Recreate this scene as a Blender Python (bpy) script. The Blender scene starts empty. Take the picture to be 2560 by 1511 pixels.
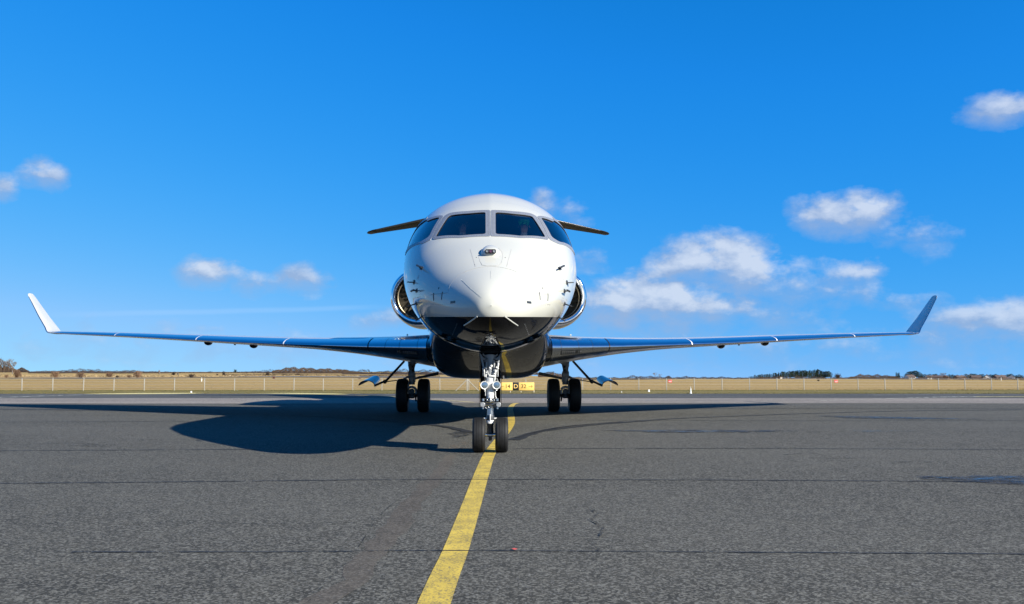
import bpy, bmesh, math, random
import numpy as np
from mathutils import Vector, Matrix
from mathutils.bvhtree import BVHTree

S = bpy.context.scene
COL = S.collection
rnd = random.Random(7)

# ------------------------------------------------------------------ camera
FPX, PITCH, EYE = 2263.0, math.atan(170.5 / 2263.0), 1.19
cam_d = bpy.data.cameras.new('camera')
cam_d.sensor_width = 36.0
cam_d.lens = 36.0 * FPX / 2560.0
cam_d.clip_start, cam_d.clip_end = 0.1, 20000
cam = bpy.data.objects.new('camera', cam_d)
cam.location = (0, 0, EYE)
cam.rotation_euler = (math.pi / 2 + PITCH, 0, 0)
COL.objects.link(cam)
S.camera = cam

# ------------------------------------------------------------------ light
SUN = Vector((1.50, -1.02, 1.0))                       # towards the sun
SUN_EL = math.atan2(SUN.z, math.hypot(SUN.x, SUN.y))
SUN_AZ = math.atan2(SUN.x, SUN.y)
sun_d = bpy.data.lights.new('sun', 'SUN')
sun_d.energy = 5.0
sun_d.angle = math.radians(0.5)
sun_d.color = (1.0, 0.95, 0.83)
sun = bpy.data.objects.new('sun', sun_d)
sun.rotation_euler = (-SUN).to_track_quat('-Z', 'Y').to_euler()
sun.location = (30, -20, 40)
COL.objects.link(sun)

S.view_settings.view_transform = 'Standard'
S.view_settings.look = 'None'
S.view_settings.exposure = 1.13
S.view_settings.gamma = 1
S.view_settings.use_curve_mapping = False


# ------------------------------------------------------------------ node helpers
class NT:
    def __init__(self, tree):
        self.t = tree
        self.L = tree.links

    def n(self, typ, **kw):
        nd = self.t.nodes.new(typ)
        for k, v in kw.items():
            setattr(nd, k, v)
        return nd

    def put(self, sock, v):
        if v is None:
            return
        if isinstance(v, bpy.types.NodeSocket):
            self.L.new(v, sock)
        else:
            try:
                sock.default_value = v
            except Exception:
                sock.default_value = (*v, 1.0)

    def m(self, op, a, b=None, c=None, clamp=False):
        nd = self.n('ShaderNodeMath', operation=op, use_clamp=clamp)
        for i, v in enumerate((a, b, c)):
            self.put(nd.inputs[i], v)
        return nd.outputs[0]

    def vm(self, op, a, b=None, out=0):
        nd = self.n('ShaderNodeVectorMath', operation=op)
        self.put(nd.inputs[0], a)
        self.put(nd.inputs[1], b)
        return nd.outputs[out]

    def mix(self, f, a, b, blend='MIX'):
        nd = self.n('ShaderNodeMix', data_type='RGBA', blend_type=blend)
        nd.clamp_factor = True
        self.put(nd.inputs[0], f)
        self.put(nd.inputs[6], a)
        self.put(nd.inputs[7], b)
        return nd.outputs[2]

    def noise(self, vec, scale, detail=3, rough=.55, col=False):
        nd = self.n('ShaderNodeTexNoise')
        nd.inputs['Scale'].default_value = scale
        nd.inputs['Detail'].default_value = detail
        nd.inputs['Roughness'].default_value = rough
        if vec is not None:
            self.L.new(vec, nd.inputs['Vector'])
        return nd.outputs['Color' if col else 'Fac']

    def ramp(self, v, stops):
        nd = self.n('ShaderNodeValToRGB')
        cr = nd.color_ramp
        while len(cr.elements) < len(stops):
            cr.elements.new(0.5)
        for e, (p, c) in zip(cr.elements, stops):
            e.position = p
            e.color = (*c, 1) if len(c) == 3 else c
        self.put(nd.inputs[0], v)
        return nd.outputs[0]

    def sm(self, v, a, b):
        nd = self.n('ShaderNodeMapRange', interpolation_type='SMOOTHSTEP')
        self.put(nd.inputs[0], v)
        nd.inputs[1].default_value = a
        nd.inputs[2].default_value = b
        return nd.outputs[0]

    def mapping(self, vec, scale=(1, 1, 1), loc=(0, 0, 0)):
        nd = self.n('ShaderNodeMapping')
        self.L.new(vec, nd.inputs[0])
        nd.inputs['Scale'].default_value = scale
        nd.inputs['Location'].default_value = loc
        return nd.outputs[0]


def material(name):
    m = bpy.data.materials.new(name)
    m.use_nodes = True
    nt = NT(m.node_tree)
    bsdf = m.node_tree.nodes['Principled BSDF']
    return m, nt, bsdf


def simple(name, col, rough=.5, metal=0, coat=0, coat_r=.03, bump=None, vary=0.0, vscale=3.0, rvary=0.0, spec=.5):
    m, nt, b = material(name)
    b.inputs['Base Color'].default_value = (*col, 1)
    b.inputs['Roughness'].default_value = rough
    b.inputs['Metallic'].default_value = metal
    b.inputs['Coat Weight'].default_value = coat
    b.inputs['Coat Roughness'].default_value = coat_r
    b.inputs['Specular IOR Level'].default_value = spec
    tc = nt.n('ShaderNodeTexCoord').outputs['Object']
    if vary:
        f = nt.noise(tc, vscale, 5, .6)
        lo = tuple(c * (1 - vary) for c in col)
        hi = tuple(min(1, c * (1 + vary)) for c in col)
        nt.L.new(nt.ramp(f, [(.3, lo), (.7, hi)]), b.inputs['Base Color'])
    if rvary:
        f = nt.noise(tc, 4.0, 6, .65)
        nt.L.new(nt.m('MULTIPLY_ADD', f, rvary, max(0.0, rough - rvary * .5)), b.inputs['Roughness'])
    if bump:
        f = nt.noise(tc, bump[0], 4, .6)
        bp = nt.n('ShaderNodeBump')
        bp.inputs['Strength'].default_value = bump[1]
        bp.inputs['Distance'].default_value = bump[2]
        nt.L.new(f, bp.inputs['Height'])
        nt.L.new(bp.outputs[0], b.inputs['Normal'])
    return m


# ------------------------------------------------------------------ photo geometry helpers
def ray(px, py):
    a = (px - 1280) / FPX
    b = (755.5 - py) / FPX
    return Vector((a, math.cos(PITCH) - b * math.sin(PITCH), math.sin(PITCH) + b * math.cos(PITCH)))


# world: sky with scattered fair weather clouds -----------------------------------
W = bpy.data.worlds.new('World')
S.world = W
W.use_nodes = True
nt = NT(W.node_tree)
bg = W.node_tree.nodes['Background']
sky = nt.n('ShaderNodeTexSky', sky_type='NISHITA')
sky.sun_disc = False
sky.sun_elevation = SUN_EL
sky.sun_rotation = SUN_AZ
sky.altitude = 0
sky.air_density = 0.8
sky.dust_density = 0.0
sky.ozone_density = 2.0
tc = nt.n('ShaderNodeTexCoord').outputs['Generated']
# clean cold air: look a little above the dusty horizon layer, deepen the blue
up_v = nt.n('ShaderNodeVectorMath', operation='MULTIPLY_ADD')
nt.L.new(tc, up_v.inputs[0])
up_v.inputs[1].default_value = (1, 1, .8)
up_v.inputs[2].default_value = (0, 0, .12)
nt.L.new(nt.vm('NORMALIZE', up_v.outputs[0]), sky.inputs[0])
sc3 = nt.n('ShaderNodeSeparateColor')
nt.L.new(sky.outputs[0], sc3.inputs[0])
K = .1095
rv = nt.m('MULTIPLY', sc3.outputs[0], K)
r_ = nt.m('DIVIDE', nt.m('MINIMUM', nt.m('MULTIPLY', nt.m('POWER', rv, 3.0), 7.2), nt.m('MULTIPLY', rv, .78)), K)
gv = nt.m('MULTIPLY', sc3.outputs[1], K)
g_ = nt.m('DIVIDE', nt.m('MINIMUM', nt.m('MULTIPLY', nt.m('POWER', gv, .86), .98), nt.m('MULTIPLY', gv, 1.22)), K)
bv = nt.m('MULTIPLY', sc3.outputs[2], K)
b_ = nt.m('DIVIDE', nt.m('MINIMUM', nt.m('MULTIPLY', nt.m('SUBTRACT', 1.0, nt.m('EXPONENT', nt.m('MULTIPLY', bv, -4.0))), 1.04), nt.m('MULTIPLY', bv, 2.2)), K)
cc3 = nt.n('ShaderNodeCombineColor')
for s_, v_ in zip(cc3.inputs, (r_, g_, b_)):
    nt.L.new(v_, s_)
sp = nt.n('ShaderNodeSeparateXYZ')
nt.L.new(tc, sp.inputs[0])
azr = nt.m('ARCTAN2', sp.outputs[0], sp.outputs[1])
el = nt.m('ARCSINE', sp.outputs[2])
PER = math.radians(72)
az = nt.m('WRAP', azr, PER / 2, -PER / 2)
cxy = nt.n('ShaderNodeCombineXYZ')
nt.L.new(az, cxy.inputs[0])
nt.L.new(el, cxy.inputs[1])
cno = nt.n('ShaderNodeCombineXYZ')
nt.L.new(azr, cno.inputs[0])
nt.L.new(nt.m('MULTIPLY', el, 1.5), cno.inputs[1])
# large, medium and small warps keep the outlines ragged
n1 = nt.noise(cno.outputs[0], 19, 8, .60)
off = nt.vm('ADD', cno.outputs[0], (.007, .014, 0))
n2 = nt.noise(off, 19, 8, .60)
n3 = nt.noise(cno.outputs[0], 7, 3, .5)
wcol = nt.noise(cno.outputs[0], 12, 4, .6, col=True)
warp = nt.vm('SCALE', nt.vm('SUBTRACT', wcol, (.5, .5, .5)))
warp.node.inputs['Scale'].default_value = .022
pos = nt.vm('ADD', cxy.outputs[0], warp)
#        px    py    w    h   strength (photo pixels, read as directions)
CLOUDS = [(72, 440, 26, 22, .9), (100, 430, 34, 28, 1.2), (124, 436, 26, 26, 1.0), (6, 474, 26, 26, .9),
          (480, 694, 34, 26, .9), (520, 680, 44, 30, 1.25), (575, 676, 34, 20, .8), (626, 704, 42, 26, .9), (665, 710, 40, 20, .7),
          (740, 698, 44, 30, 1.0), (785, 708, 44, 26, .8), (1350, 514, 28, 24, .8), (1368, 530, 22, 18, .6), (1434, 536, 40, 24, .55),
          (2060, 545, 56, 42, 1.2), (2115, 550, 70, 36, 1.2), (2175, 518, 52, 36, 1.15), (2190, 545, 50, 30, 1.0), (2270, 590, 60, 26, .45),
          (1620, 688, 60, 26, .9), (1680, 665, 64, 42, 1.05), (1740, 650, 60, 46, 1.1), (1800, 640, 60, 50, 1.2), (1870, 660, 70, 52, 1.15), (1900, 700, 90, 40, .9), (1760, 690, 110, 30, .8),
          (1530, 752, 62, 40, 1.15), (1596, 752, 90, 56, 1.55), (1500, 782, 60, 34, .9), (1690, 795, 110, 32, .85), (1780, 800, 90, 26, .6), (1655, 748, 80, 46, 1.5), (1720, 765, 90, 42, 1.1), (1560, 790, 90, 34, 1.0), (1820, 765, 70, 34, .9), (1850, 785, 60, 28, .7),
          (2150, 665, 50, 28, .75), (2110, 690, 60, 22, .5), (2460, 290, 46, 22, .8), (2520, 275, 60, 30, .95), (2230, 758, 70, 18, .5), (2440, 800, 70, 34, .8), (2530, 790, 60, 36, .85), (2500, 850, 90, 30, .5),
          (930, 805, 40, 16, .5), (975, 800, 30, 18, .55), (530, 822, 40, 8, .3), (1500, 652, 50, 20, .4), (1930, 810, 120, 26, .55), (1640, 778, 230, 58, .95), (1990, 730, 150, 60, .45), (1790, 705, 170, 60, .90), (2470, 830, 170, 50, .7), (1900, 870, 420, 30, .22), (520, 862, 380, 26, .2)]
acc = None
hgt_ = None
for (cx, cy, w_, h_, st) in CLOUDS:
    d = ray(cx, cy).normalized()
    a0, e0 = math.atan2(d.x, d.y), math.asin(d.z)
    q = nt.vm('MULTIPLY', nt.vm('SUBTRACT', pos, (a0, e0, 0)), (FPX / w_ * .64, FPX / h_ * .66, 0))
    r2 = nt.vm('DOT_PRODUCT', q, q, out=1)
    core = nt.m('SUBTRACT', 1.0, r2)
    v = nt.m('MULTIPLY', core, st)
    hh = nt.m('MULTIPLY', nt.m('MAXIMUM', core, 0.0), nt.vm('DOT_PRODUCT', q, (.35, 1, 0), out=1))
    acc = v if acc is None else nt.m('SMOOTH_MAX', acc, v, .3)
    hgt_ = hh if hgt_ is None else nt.m('ADD', hgt_, hh)
edge_n = nt.m('MULTIPLY', nt.m('SUBTRACT', n1, .50), 4.2)
dens = nt.m('ADD', nt.m('MULTIPLY', acc, 1.15), edge_n)
# crisp on the sunlit top, soft and trailing at the base
soft = nt.m('MULTIPLY', nt.sm(hgt_, .25, -.45), .9)
alpha = nt.m('MULTIPLY', nt.m('DIVIDE', nt.m('ADD', dens, nt.m('MULTIPLY', soft, .15)), nt.m('ADD', soft, 1.05), clamp=True), nt.sm(acc, -.9, .1), clamp=True)
alpha = nt.m('MULTIPLY', alpha, nt.m('ADD', .62, nt.m('MULTIPLY', nt.sm(acc, 0.1, 1.1), .38)))
# thin long streak (an old contrail) low in the west
dA, dB = ray(150, 788).normalized(), ray(960, 766).normalized()
aA, eA, aB, eB = math.atan2(dA.x, dA.y), math.asin(dA.z), math.atan2(dB.x, dB.y), math.asin(dB.z)
slope = (eB - eA) / (aB - aA)
line = nt.m('SUBTRACT', nt.m('SUBTRACT', el, eA), nt.m('MULTIPLY', nt.m('SUBTRACT', azr, aA), slope))
line = nt.m('ADD', line, nt.m('MULTIPLY', nt.m('SUBTRACT', n3, .5), .004))
streak = nt.m('SUBTRACT', 1.0, nt.sm(nt.m('ABSOLUTE', line), .0005, .0042))
streak = nt.m('MULTIPLY', nt.m('MULTIPLY', streak, .10), nt.m('MULTIPLY', nt.sm(azr, -.52, -.35), nt.m('SUBTRACT', 1.0, nt.sm(azr, -.2, -.12))))
lit = nt.m('ADD', nt.m('ADD', nt.m('MULTIPLY', nt.m('SUBTRACT', n1, n2), 3.2), nt.m('MULTIPLY', hgt_, .85)), nt.m('MULTIPLY', nt.sm(acc, .4, 1.8), .50), clamp=True)
ccol = nt.mix(lit, (3.1, 4.2, 6.3), (6.2, 6.9, 8.1))
cmix = nt.mix(nt.m('MULTIPLY', alpha, .86), cc3.outputs[0], ccol)
# pale horizon air
hz = nt.m('POWER', nt.m('SUBTRACT', 1.0, nt.m('ABSOLUTE', sp.outputs[2])), 14.0)
cm2 = nt.mix(nt.m('ADD', streak, nt.m('MULTIPLY', hz, .0)), cmix, (7.0, 8.2, 10.0))
nt.L.new(cm2, bg.inputs[0])
bg.inputs[1].default_value = 0.05


# ------------------------------------------------------------------ mesh helpers
class MB:
    def __init__(self):
        self.v, self.f = [], []

    def add(self, vs, fs, M=None):
        o = len(self.v)
        self.v += [tuple(M @ Vector(p)) if M else tuple(p) for p in vs]
        self.f += [tuple(i + o for i in f) for f in fs]
        return self

    def box(self, c, s, M=None, bev=0.0):
        bm = bmesh.new()
        bmesh.ops.create_cube(bm, size=1)
        bmesh.ops.scale(bm, vec=s, verts=bm.verts)
        if bev:
            bmesh.ops.bevel(bm, geom=bm.edges[:], offset=bev, segments=2, affect='EDGES', profile=.5)
        bmesh.ops.translate(bm, vec=c, verts=bm.verts)
        bm.verts.ensure_lookup_table()
        bm.verts.index_update()
        self.add([v.co[:] for v in bm.verts], [[v.index for v in f.verts] for f in bm.faces], M)
        bm.free()
        return self

    def tube(self, pts, rs, n=12, cap=True, flat=1.0, up=None):
        pts = [Vector(p) for p in pts]
        if not hasattr(rs, '__len__'):
            rs = [rs] * len(pts)
        vs, fs = [], []
        ref = Vector(up) if up else None
        for i, p in enumerate(pts):
            t = (pts[min(i + 1, len(pts) - 1)] - pts[max(i - 1, 0)]).normalized()
            r_ = ref or (Vector((0, 0, 1)) if abs(t.z) < .9 else Vector((1, 0, 0)))
            a = t.cross(r_).normalized()
            b = a.cross(t).normalized()
            for k in range(n):
                th = 2 * math.pi * k / n
                vs.append(p + a * math.cos(th) * rs[i] + b * math.sin(th) * rs[i] * flat)
        for i in range(len(pts) - 1):
            for k in range(n):
                k2 = (k + 1) % n
                fs.append((i * n + k, i * n + k2, (i + 1) * n + k2, (i + 1) * n + k))
        if cap:
            fs.append(tuple(reversed(range(n))))
            fs.append(tuple(range((len(pts) - 1) * n, len(pts) * n)))
        return self.add(vs, fs)

    def lathe(self, prof, n=32, M=None, closed=False):
        """prof: (radius, height) about the z axis"""
        vs, fs = [], []
        for (r, z) in prof:
            for k in range(n):
                th = 2 * math.pi * k / n
                vs.append((r * math.cos(th), r * math.sin(th), z))
        m = len(prof)
        for i in range(m if closed else m - 1):
            j = (i + 1) % m
            for k in range(n):
                k2 = (k + 1) % n
                fs.append((i * n + k, i * n + k2, j * n + k2, j * n + k))
        return self.add(vs, fs, M)

    def ball(self, c, r, n=12, sc=(1, 1, 1), M=None):
        prof = [(max(1e-4, r * math.sin(math.pi * i / n)), -r * math.cos(math.pi * i / n)) for i in range(n + 1)]
        T = Matrix.Translation(c) @ Matrix.Diagonal((*sc, 1))
        if M:
            T = M @ T
        return self.lathe(prof, n * 2, T)

    def build(self, name, mat, parent=None, smooth=True, angle=35, fix=True, **props):
        me = bpy.data.meshes.new(name)
        me.from_pydata(self.v, [], self.f)
        for mm in (mat if isinstance(mat, (list, tuple)) else [mat]):
            me.materials.append(mm)
        if fix:
            bm = bmesh.new()
            bm.from_mesh(me)
            bmesh.ops.remove_doubles(bm, verts=bm.verts, dist=1e-5)
            bmesh.ops.recalc_face_normals(bm, faces=bm.faces)
            bm.to_mesh(me)
            bm.free()
        if smooth:
            me.polygons.foreach_set('use_smooth', [True] * len(me.polygons))
            try:
                me.set_sharp_from_angle(angle=math.radians(angle))
            except Exception:
                pass
        me.update()
        o = bpy.data.objects.new(name, me)
        COL.objects.link(o)
        if parent:
            o.parent = parent
        for k, v in props.items():
            o[k] = v
        return o


def empty(name, loc=(0, 0, 0), rz=0, label=None, cat=None, group=None):
    o = bpy.data.objects.new(name, None)
    o.empty_display_size = .3
    o.location = loc
    o.rotation_euler = (0, 0, rz)
    COL.objects.link(o)
    if label:
        o['label'] = label
    if cat:
        o['category'] = cat
    if group:
        o['group'] = group
    return o


def tag(o, label, cat, group=None):
    o['label'] = label
    o['category'] = cat
    if group:
        o['group'] = group
    return o


def copy_tree(o, parent=None):
    c = o.copy()
    COL.objects.link(c)
    c.parent = parent
    for ch in [x for x in bpy.data.objects if x.parent == o]:
        copy_tree(ch, c)
    return c


def rot_to(d):
    """matrix that turns +z to direction d"""
    return Vector((0, 0, 1)).rotation_difference(Vector(d).normalized()).to_matrix().to_4x4()


def pchip(xs, ys, x):
    xs, ys = np.asarray(xs, float), np.asarray(ys, float)
    h = np.diff(xs)
    d = np.diff(ys) / h
    m = np.zeros_like(ys)
    m[0], m[-1] = d[0], d[-1]
    for i in range(1, len(xs) - 1):
        if d[i - 1] * d[i] > 0:
            w1, w2 = 2 * h[i] + h[i - 1], h[i] + 2 * h[i - 1]
            m[i] = (w1 + w2) / (w1 / d[i - 1] + w2 / d[i])
    x = np.clip(x, xs[0], xs[-1])
    i = np.clip(np.searchsorted(xs, x) - 1, 0, len(xs) - 2)
    t = (x - xs[i]) / h[i]
    return ((1 + 2 * t) * (1 - t) ** 2 * ys[i] + t * (1 - t) ** 2 * h[i] * m[i]
            + t * t * (3 - 2 * t) * ys[i + 1] + t * t * (t - 1) * h[i] * m[i + 1])


# ------------------------------------------------------------------ terrain heights
TD = [0, 41, 57, 80, 130, 200, 300, 450, 700, 1200, 2500, 9000]
TL = [None, None, 985, 977, 961, 951, 945, 940, 935.5, 932.5, 931, 930]
TR = [None, None, 985, 977, 965, 957, 952, 949.5, 948.5, 948, 947, 946]


def _z(y, D):
    d = ray(1280, y)
    return EYE + d.z / d.y * D


ZL = [0, 0] + [_z(y, D) for y, D in zip(TL[2:], TD[2:])]
ZR = [0, 0] + [_z(y, D) for y, D in zip(TR[2:], TD[2:])]


def tz(X, Y):
    if Y <= 41:
        return 0.0
    t = max(0.0, min(1.0, (X / Y + .12) / .24))
    t = t * t * (3 - 2 * t)
    return float(pchip(TD, ZL, Y) * (1 - t) + pchip(TD, ZR, Y) * t)


def gnd(px, py):
    """ground point seen in that direction"""
    d = ray(px, py)
    z = 0.0
    for _ in range(30):
        t = (z - EYE) / d.z
        X, Y = d.x * t, d.y * t
        z = tz(X, Y)
    return Vector((X, Y, z))


def at(px, py, Y):
    d = ray(px, py)
    return Vector((d.x / d.y * Y, Y, EYE + d.z / d.y * Y))


# ------------------------------------------------------------------ ground materials
def asphalt(name, base, bright=1.0, fleck=.5, tint=(1, 1, 1), seed=0, rough=.85):
    m, nt, b = material(name)
    tc = nt.mapping(nt.n('ShaderNodeTexCoord').outputs['Object'], loc=(seed, seed * .7, 0))
    big = nt.noise(nt.mapping(tc, (.35, 1, 1)), .22, 5, .62)
    mid = nt.noise(tc, 2.6, 6, .7)
    fine = nt.noise(tc, 54, 4, .9)
    vor = nt.n('ShaderNodeTexVoronoi')
    vor.inputs['Scale'].default_value = 66
    nt.L.new(tc, vor.inputs['Vector'])
    stone = nt.n('ShaderNodeSeparateColor')
    nt.L.new(vor.outputs['Color'], stone.inputs[0])
    vor2 = nt.n('ShaderNodeTexVoronoi')
    vor2.inputs['Scale'].default_value = 95
    nt.L.new(tc, vor2.inputs['Vector'])
    st2 = nt.n('ShaderNodeSeparateColor')
    nt.L.new(vor2.outputs['Color'], st2.inputs[0])
    c = tuple(base * t for t in tint)
    col = nt.mix(nt.sm(big, .34, .68), tuple(k * .72 for k in c), tuple(k * 1.22 for k in c))
    col = nt.mix(nt.m('MULTIPLY', nt.sm(mid, .46, .64), .5), col, tuple(k * 1.35 * t for k, t in zip(c, (1.02, 1, .95))))
    col = nt.mix(nt.m('MULTIPLY', nt.sm(mid, .46, .30), .55), col, tuple(k * .55 for k in c))
    # aggregate: dark binder, grey stones, a few pale ones
    f1 = nt.m('MULTIPLY', nt.sm(stone.outputs[0], .35, 1.0), fleck)
    col = nt.mix(f1, col, tuple(min(1, k * 3.3) for k in c))
    f2 = nt.m('MULTIPLY', nt.sm(fine, .55, .30), .75 * min(1, fleck * 1.6))
    col = nt.mix(f2, col, tuple(k * .16 for k in c))
    f3 = nt.m('MULTIPLY', nt.sm(st2.outputs[1], .90, .98), .42 * min(1, fleck * 1.6))
    col = nt.mix(f3, col, (.22, .22, .21))
    nt.L.new(col, b.inputs['Base Color'])
    b.inputs['Roughness'].default_value = rough
    b.inputs['Specular IOR Level'].default_value = .12
    bp = nt.n('ShaderNodeBump')
    bp.inputs['Strength'].default_value = .55
    bp.inputs['Distance'].default_value = .004
    nt.L.new(nt.m('ADD', fine, stone.outputs[0]), bp.inputs['Height'])
    nt.L.new(bp.outputs[0], b.inputs['Normal'])
    return m


M_APRON = asphalt('apron asphalt', .0445, fleck=.97, tint=(1.04, 1.0, .87))
M_OLD = asphalt('old pale asphalt', .135, fleck=.4, tint=(1.12, 1.0, .90), seed=13)
M_NEW = asphalt('taxiway asphalt', .060, fleck=.3, tint=(1.0, 1.0, .96), seed=31)
M_BAND = asphalt('worn band', .056, fleck=.36, tint=(1.12, 1.0, .85), seed=51)


def paint_mat(name, col, wear=.5, seed=0):
    m, nt, b = material(name)
    tc = nt.mapping(nt.n('ShaderNodeTexCoord').outputs['Object'], loc=(seed, 0, 0))
    a = nt.noise(tc, 55, 4, .8)
    c = nt.noise(tc, 3.0, 5, .65)
    d = nt.noise(nt.mapping(tc, (9, 2.5, 1)), 3, 5, .8)
    k = nt.m('ADD', nt.m('MULTIPLY', a, .80), nt.m('ADD', nt.m('MULTIPLY', c, .15), nt.m('MULTIPLY', d, .30)))
    worn = nt.sm(k, .635 + .04 * (wear - .8), .545 + .04 * (wear - .8))
    cc = nt.mix(nt.sm(c, .3, .7), tuple(x * .84 for x in col), tuple(min(1, x * 1.12) for x in col))
    cc = nt.mix(nt.m('MULTIPLY', worn, .75), cc, (.07, .065, .05))
    nt.L.new(cc, b.inputs['Base Color'])
    b.inputs['Roughness'].default_value = .7
    bp = nt.n('ShaderNodeBump')
    bp.inputs['Strength'].default_value = .5
    bp.inputs['Distance'].default_value = .003
    nt.L.new(a, bp.inputs['Height'])
    nt.L.new(bp.outputs[0], b.inputs['Normal'])
    return m


def faded(name, col, cover=.6, scale=9, rough=.9, seed=0, stretch=(1, 1, 1), fall=None):
    """thin film with ragged holes"""
    m, nt, b = material(name)
    tc = nt.mapping(nt.n('ShaderNodeTexCoord').outputs['Object'], stretch, (seed, seed, 0))
    a = nt.noise(tc, scale, 6, .75)
    b.inputs['Base Color'].default_value = (*col, 1)
    b.inputs['Roughness'].default_value = rough
    nt.L.new(nt.sm(a, .68 - cover * .42, .86 - cover * .42), b.inputs['Alpha'])
    return m


M_YEL = paint_mat('yellow line paint', (.47, .335, .045), .84)
M_YELF = paint_mat('far yellow paint', (.55, .47, .18), .10, 4)
M_WHTF = faded('far pale paint', (.55, .55, .48), .62, 2, .8, 3)
M_SEAM = faded('bitumen seam', (.008, .009, .012), .82, 5, .75, 1)
M_CRACK = faded('ragged crack', (.016, .017, .016), .55, 7, .9, 5)
M_SKID = faded('tyre rubber mark', (.009, .009, .010), .92, 10, .7, 8)
M_STAIN = faded('dark damp stain', (.014, .014, .016), .58, 3.5, .6, 2, (1, 3, 1))


def grass_mat(name, c1, c2, c3, sc=1.0, sx=.25):
    m, nt, b = material(name)
    tc = nt.n('ShaderNodeTexCoord').outputs['Object']
    a = nt.noise(nt.mapping(tc, (sx * .12, .6, 1)), .20 * sc, 7, .68)
    d = nt.noise(nt.mapping(tc, (.7, 1, 1)), 1.6 * sc, 5, .75)
    e = nt.noise(tc, 6.0 * sc, 3, .8)
    col = nt.ramp(a, [(.32, c1), (.48, c2), (.66, c3)])
    col = nt.mix(nt.m('MULTIPLY', nt.sm(d, .42, .62), .6), col, tuple(min(1, k * 1.35) for k in c2))
    col = nt.mix(nt.m('MULTIPLY', nt.sm(e, .50, .30), .5), col, tuple(k * .4 for k in c1))
    nt.L.new(col, b.inputs['Base Color'])
    b.inputs['Roughness'].default_value = .95
    b.inputs['Specular IOR Level'].default_value = .1
    bp = nt.n('ShaderNodeBump')
    bp.inputs['Strength'].default_value = .9
    bp.inputs['Distance'].default_value = .10
    nt.L.new(nt.m('ADD', d, e), bp.inputs['Height'])
    nt.L.new(bp.outputs[0], b.inputs['Normal'])
    return m


M_FIELD = grass_mat('dry winter grass', (.175, .115, .043), (.29, .20, .080), (.37, .262, .115))
M_VERGE = grass_mat('mown verge grass', (.075, .072, .022), (.15, .125, .045), (.24, .19, .085), 2.5, 1)


# ------------------------------------------------------------------ ground sheets
def sheet(name, xs, ys, zf, mat, dz=0.0, edge=None, label=None):
    mb = MB()
    vs, fs = [], []
    for j, y in enumerate(ys):
        for i, x in enumerate(xs):
            yy = y
            if edge:
                yy = edge(x, j, y)
            vs.append((x, yy, zf(x, yy) + dz))
    nx = len(xs)
    for j in range(len(ys) - 1):
        for i in range(nx - 1):
            fs.append((j * nx + i, j * nx + i + 1, (j + 1) * nx + i + 1, (j + 1) * nx + i))
    mb.add(vs, fs)
    o = mb.build(name, mat, kind='structure')
    if label:
        o['label'] = label
    return o


def field_height(x, y):
    z = tz(x, y)
    r = math.hypot(x, y)
    if y < 0 or r > 6000:
        return z if y > 41 else -.03
    if y <= 41:
        return -.03
    bump = .0
    if y > 90:
        k = min(1, (y - 90) / 200)
        bump = k * .22 * (math.sin(x * .031 + y * .011) + math.sin(x * .011 - y * .021 + 2) + .6 * math.sin(x * .083 + 1.3) * math.sin(y * .05))
    return z - .03 + bump


gx = [s * v for s, v in [(-1, k) for k in (9000, 4500, 2500, 1500, 1000, 700)]] + list(np.arange(-520, 521, 13.0)) + [700, 1000, 1500, 2500, 4500, 9000]
gy = [-9000, -3000, -800, -200, 0, 30, 41, 45, 49, 53, 57, 62, 68, 74, 80, 88, 97, 110, 125, 145, 170, 200, 235, 270, 310, 360, 420, 500, 600, 700, 850, 1000, 1200, 1600, 2200, 3200, 5000, 9000]
sheet('ground', gx, gy, field_height, M_FIELD, label='dry tan winter grass field beyond the fence')

sheet('apron', [-400, -120, -60, -20, 0, 20, 60, 120, 400], [-400, -60, -10, 0, 10, 20, 41], lambda x, y: 0.0, M_APRON, label='grey asphalt apron under the jet')
ex = list(np.arange(-130, 131, 2.0))


def wav(x, a, k):
    return a * (math.sin(x * .13 + k) + .5 * math.sin(x * .41 + 2 * k) + .3 * math.sin(x * 1.1 + k))


YA = gnd(1280, 996).y
sheet('old_asphalt_strip', ex, [32.6, 34, 36, YA], lambda x, y: 0.004, M_OLD,
      edge=lambda x, j, y: y + (wav(x, .22, 1) if j == 0 else wav(x, .05, 2) if j == 3 else 0), label='paler pinkish asphalt strip at the apron edge')
sheet('taxiway', ex, [YA, 41, 44, 48, 52, 57.2], tz, M_NEW, dz=.004,
      edge=lambda x, j, y: y + (wav(x, .05, 2) if j == 0 else wav(x, .12, 5) if j == 5 else 0), label='smooth darker taxiway strip beyond the apron')
sheet('grass_verge', ex, [56.6, 60, 66, 72, 78, 86], tz, M_VERGE, dz=-.012,
      edge=lambda x, j, y: y + (wav(x, .5, 3) if j == 5 else 0), label='mown olive grass verge along the taxiway')
M_RWY = asphalt('distant runway', .12, fleck=.1, tint=(1.0, .96, .92), seed=91)
sheet('runway', list(np.arange(-400, -9, 10.0)), [262, 270, 280, 292, 300], field_height, M_RWY, dz=.10,
      edge=lambda x, j, y: y - x * .02, label='distant grey runway strip across the field')


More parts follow.
